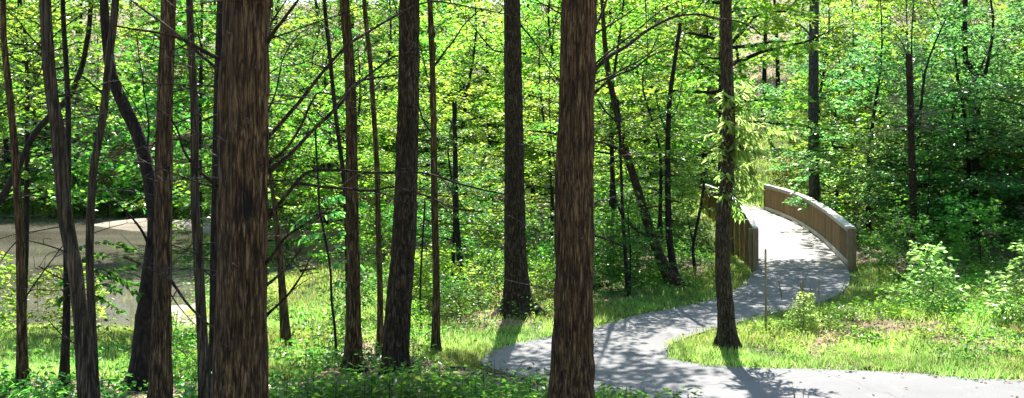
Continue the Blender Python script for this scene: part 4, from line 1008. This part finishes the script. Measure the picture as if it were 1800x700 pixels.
fallen('fallen branch on the meadow floor near the creek bank', [(-5.6, 30.8), (-4.2, 31.6), (-3.0, 31.3)], .05, 'dead', 6, 5)

# straw tussock and dry stalks
def tussock(name, label, x, y, n, h, mat, spread=.15, lean=.4, seed=1, ratio=.03):
    r = np.random.RandomState(seed); z = gz(x, y); mb = MB()
    p = np.c_[r.randn(n)*spread, r.randn(n)*spread, np.zeros(n)]
    d = r.randn(n, 3)*lean; d[:, 2] = 1
    leaves(mb, p, d, r.randn(n, 3), h*(.6+.5*r.rand(n)), ratio, 0, hexa=True, droop=.2)
    o = link(name, mb.mesh(name, M[mat]), None, (x, y, z-.01)); tag(o, label, 'grass tuft')
tussock('straw_tussock', 'golden straw tussock at the right edge of the photo', 10.1, 21.3, 260, .42, 'straw', .16, .6, 2)
tussock('dry_stalks', 'thin dry grass stalks beside the path near the bridge', 6.9, 25.5, 9, .8, 'straw', .3, .3, 3, .007)
tussock('dry_stalks', 'single thin dry weed stalks in front of the near path edge', 4.0, 15.4, 9, .6, 'straw', .12, .3, 4, .008)
tussock('grass_tuft', 'tall green grass tuft on the pond shore', -8.0, 24.8, 160, .6, 'grass', .16, .25, 5, .04)

# stones on the creek bank
r = np.random.RandomState(12)
for q in range(9):
    x = r.uniform(-8, -1.5); y = 36.0+r.uniform(-.8, 2.2)-.0*x; s = r.uniform(.12, .3); z = gz(x, y)
    th, ph = np.meshgrid(np.linspace(0, 2*math.pi, 12, endpoint=False), np.linspace(0, math.pi, 8)); rad = s*(1+.35*(r.rand(8, 12)-.5))
    rad[0] = rad[0, 0]; rad[-1] = rad[-1, 0]
    v = np.stack([rad*np.cos(th)*np.sin(ph)*1.3, rad*np.sin(th)*np.sin(ph), rad*np.cos(ph)*.7], -1).reshape(-1, 3)
    f = [(a*12+b, a*12+(b+1) % 12, (a+1)*12+(b+1) % 12, (a+1)*12+b) for a in range(7) for b in range(12)]
    o = link('stone', MB().add(v, f).mesh('stone', M['stone'], True), None, (x, y, z+s*.25)); tag(o, 'grey stone lying on the creek bank beyond the meadow', 'stone', 'stones on the creek bank')

# ------------------------------------------------------------------ light, world, camera
SUN = np.array([.06, 1.]); SUN /= np.linalg.norm(SUN); EL = 52
w = bpy.data.worlds.new('World'); sc.world = w; w.use_nodes = True; nt = w.node_tree
bg = nt.nodes['Background']; sky = nt.nodes.new('ShaderNodeTexSky'); sky.sky_type = 'NISHITA'; sky.sun_disc = False
sky.sun_elevation = R(EL); sky.sun_rotation = math.atan2(SUN[0], SUN[1]); nt.links.new(sky.outputs[0], bg.inputs[0]); bg.inputs[1].default_value = .095
ld = bpy.data.lights.new('sun', 'SUN'); ld.energy = 5; ld.angle = R(.5); ld.color = (1, .95, .86)
lo = bpy.data.objects.new('sun', ld); col.objects.link(lo)
from mathutils import Vector
sv = Vector((SUN[0]*math.cos(R(EL)), SUN[1]*math.cos(R(EL)), math.sin(R(EL))))
lo.rotation_euler = (-sv).to_track_quat('-Z', 'Y').to_euler(); lo.location = (0, 0, 30)
cam = bpy.data.cameras.new('camera'); cam.sensor_width = 36; cam.lens = 36*F/1800; cam.shift_y = -(350-HOR)/1800; cam.clip_end = 1500
co = bpy.data.objects.new('camera', cam); col.objects.link(co); co.location = (0, 0, CZ); co.rotation_euler = (R(90), 0, 0)
sc.camera = co
sc.view_settings.view_transform = 'Standard'; sc.view_settings.look = 'None'; sc.view_settings.exposure = 2.0; sc.view_settings.gamma = 1
cy = sc.cycles; cy.max_bounces = 7; cy.diffuse_bounces = 4; cy.glossy_bounces = 3; cy.transmission_bounces = 4; cy.sample_clamp_indirect = 6; cy.use_adaptive_sampling = True; cy.adaptive_threshold = .02
try: cy.use_denoising = True; cy.denoiser = 'OPENIMAGEDENOISE'
except Exception: pass
print({k: v.n for k, v in PR.items()})
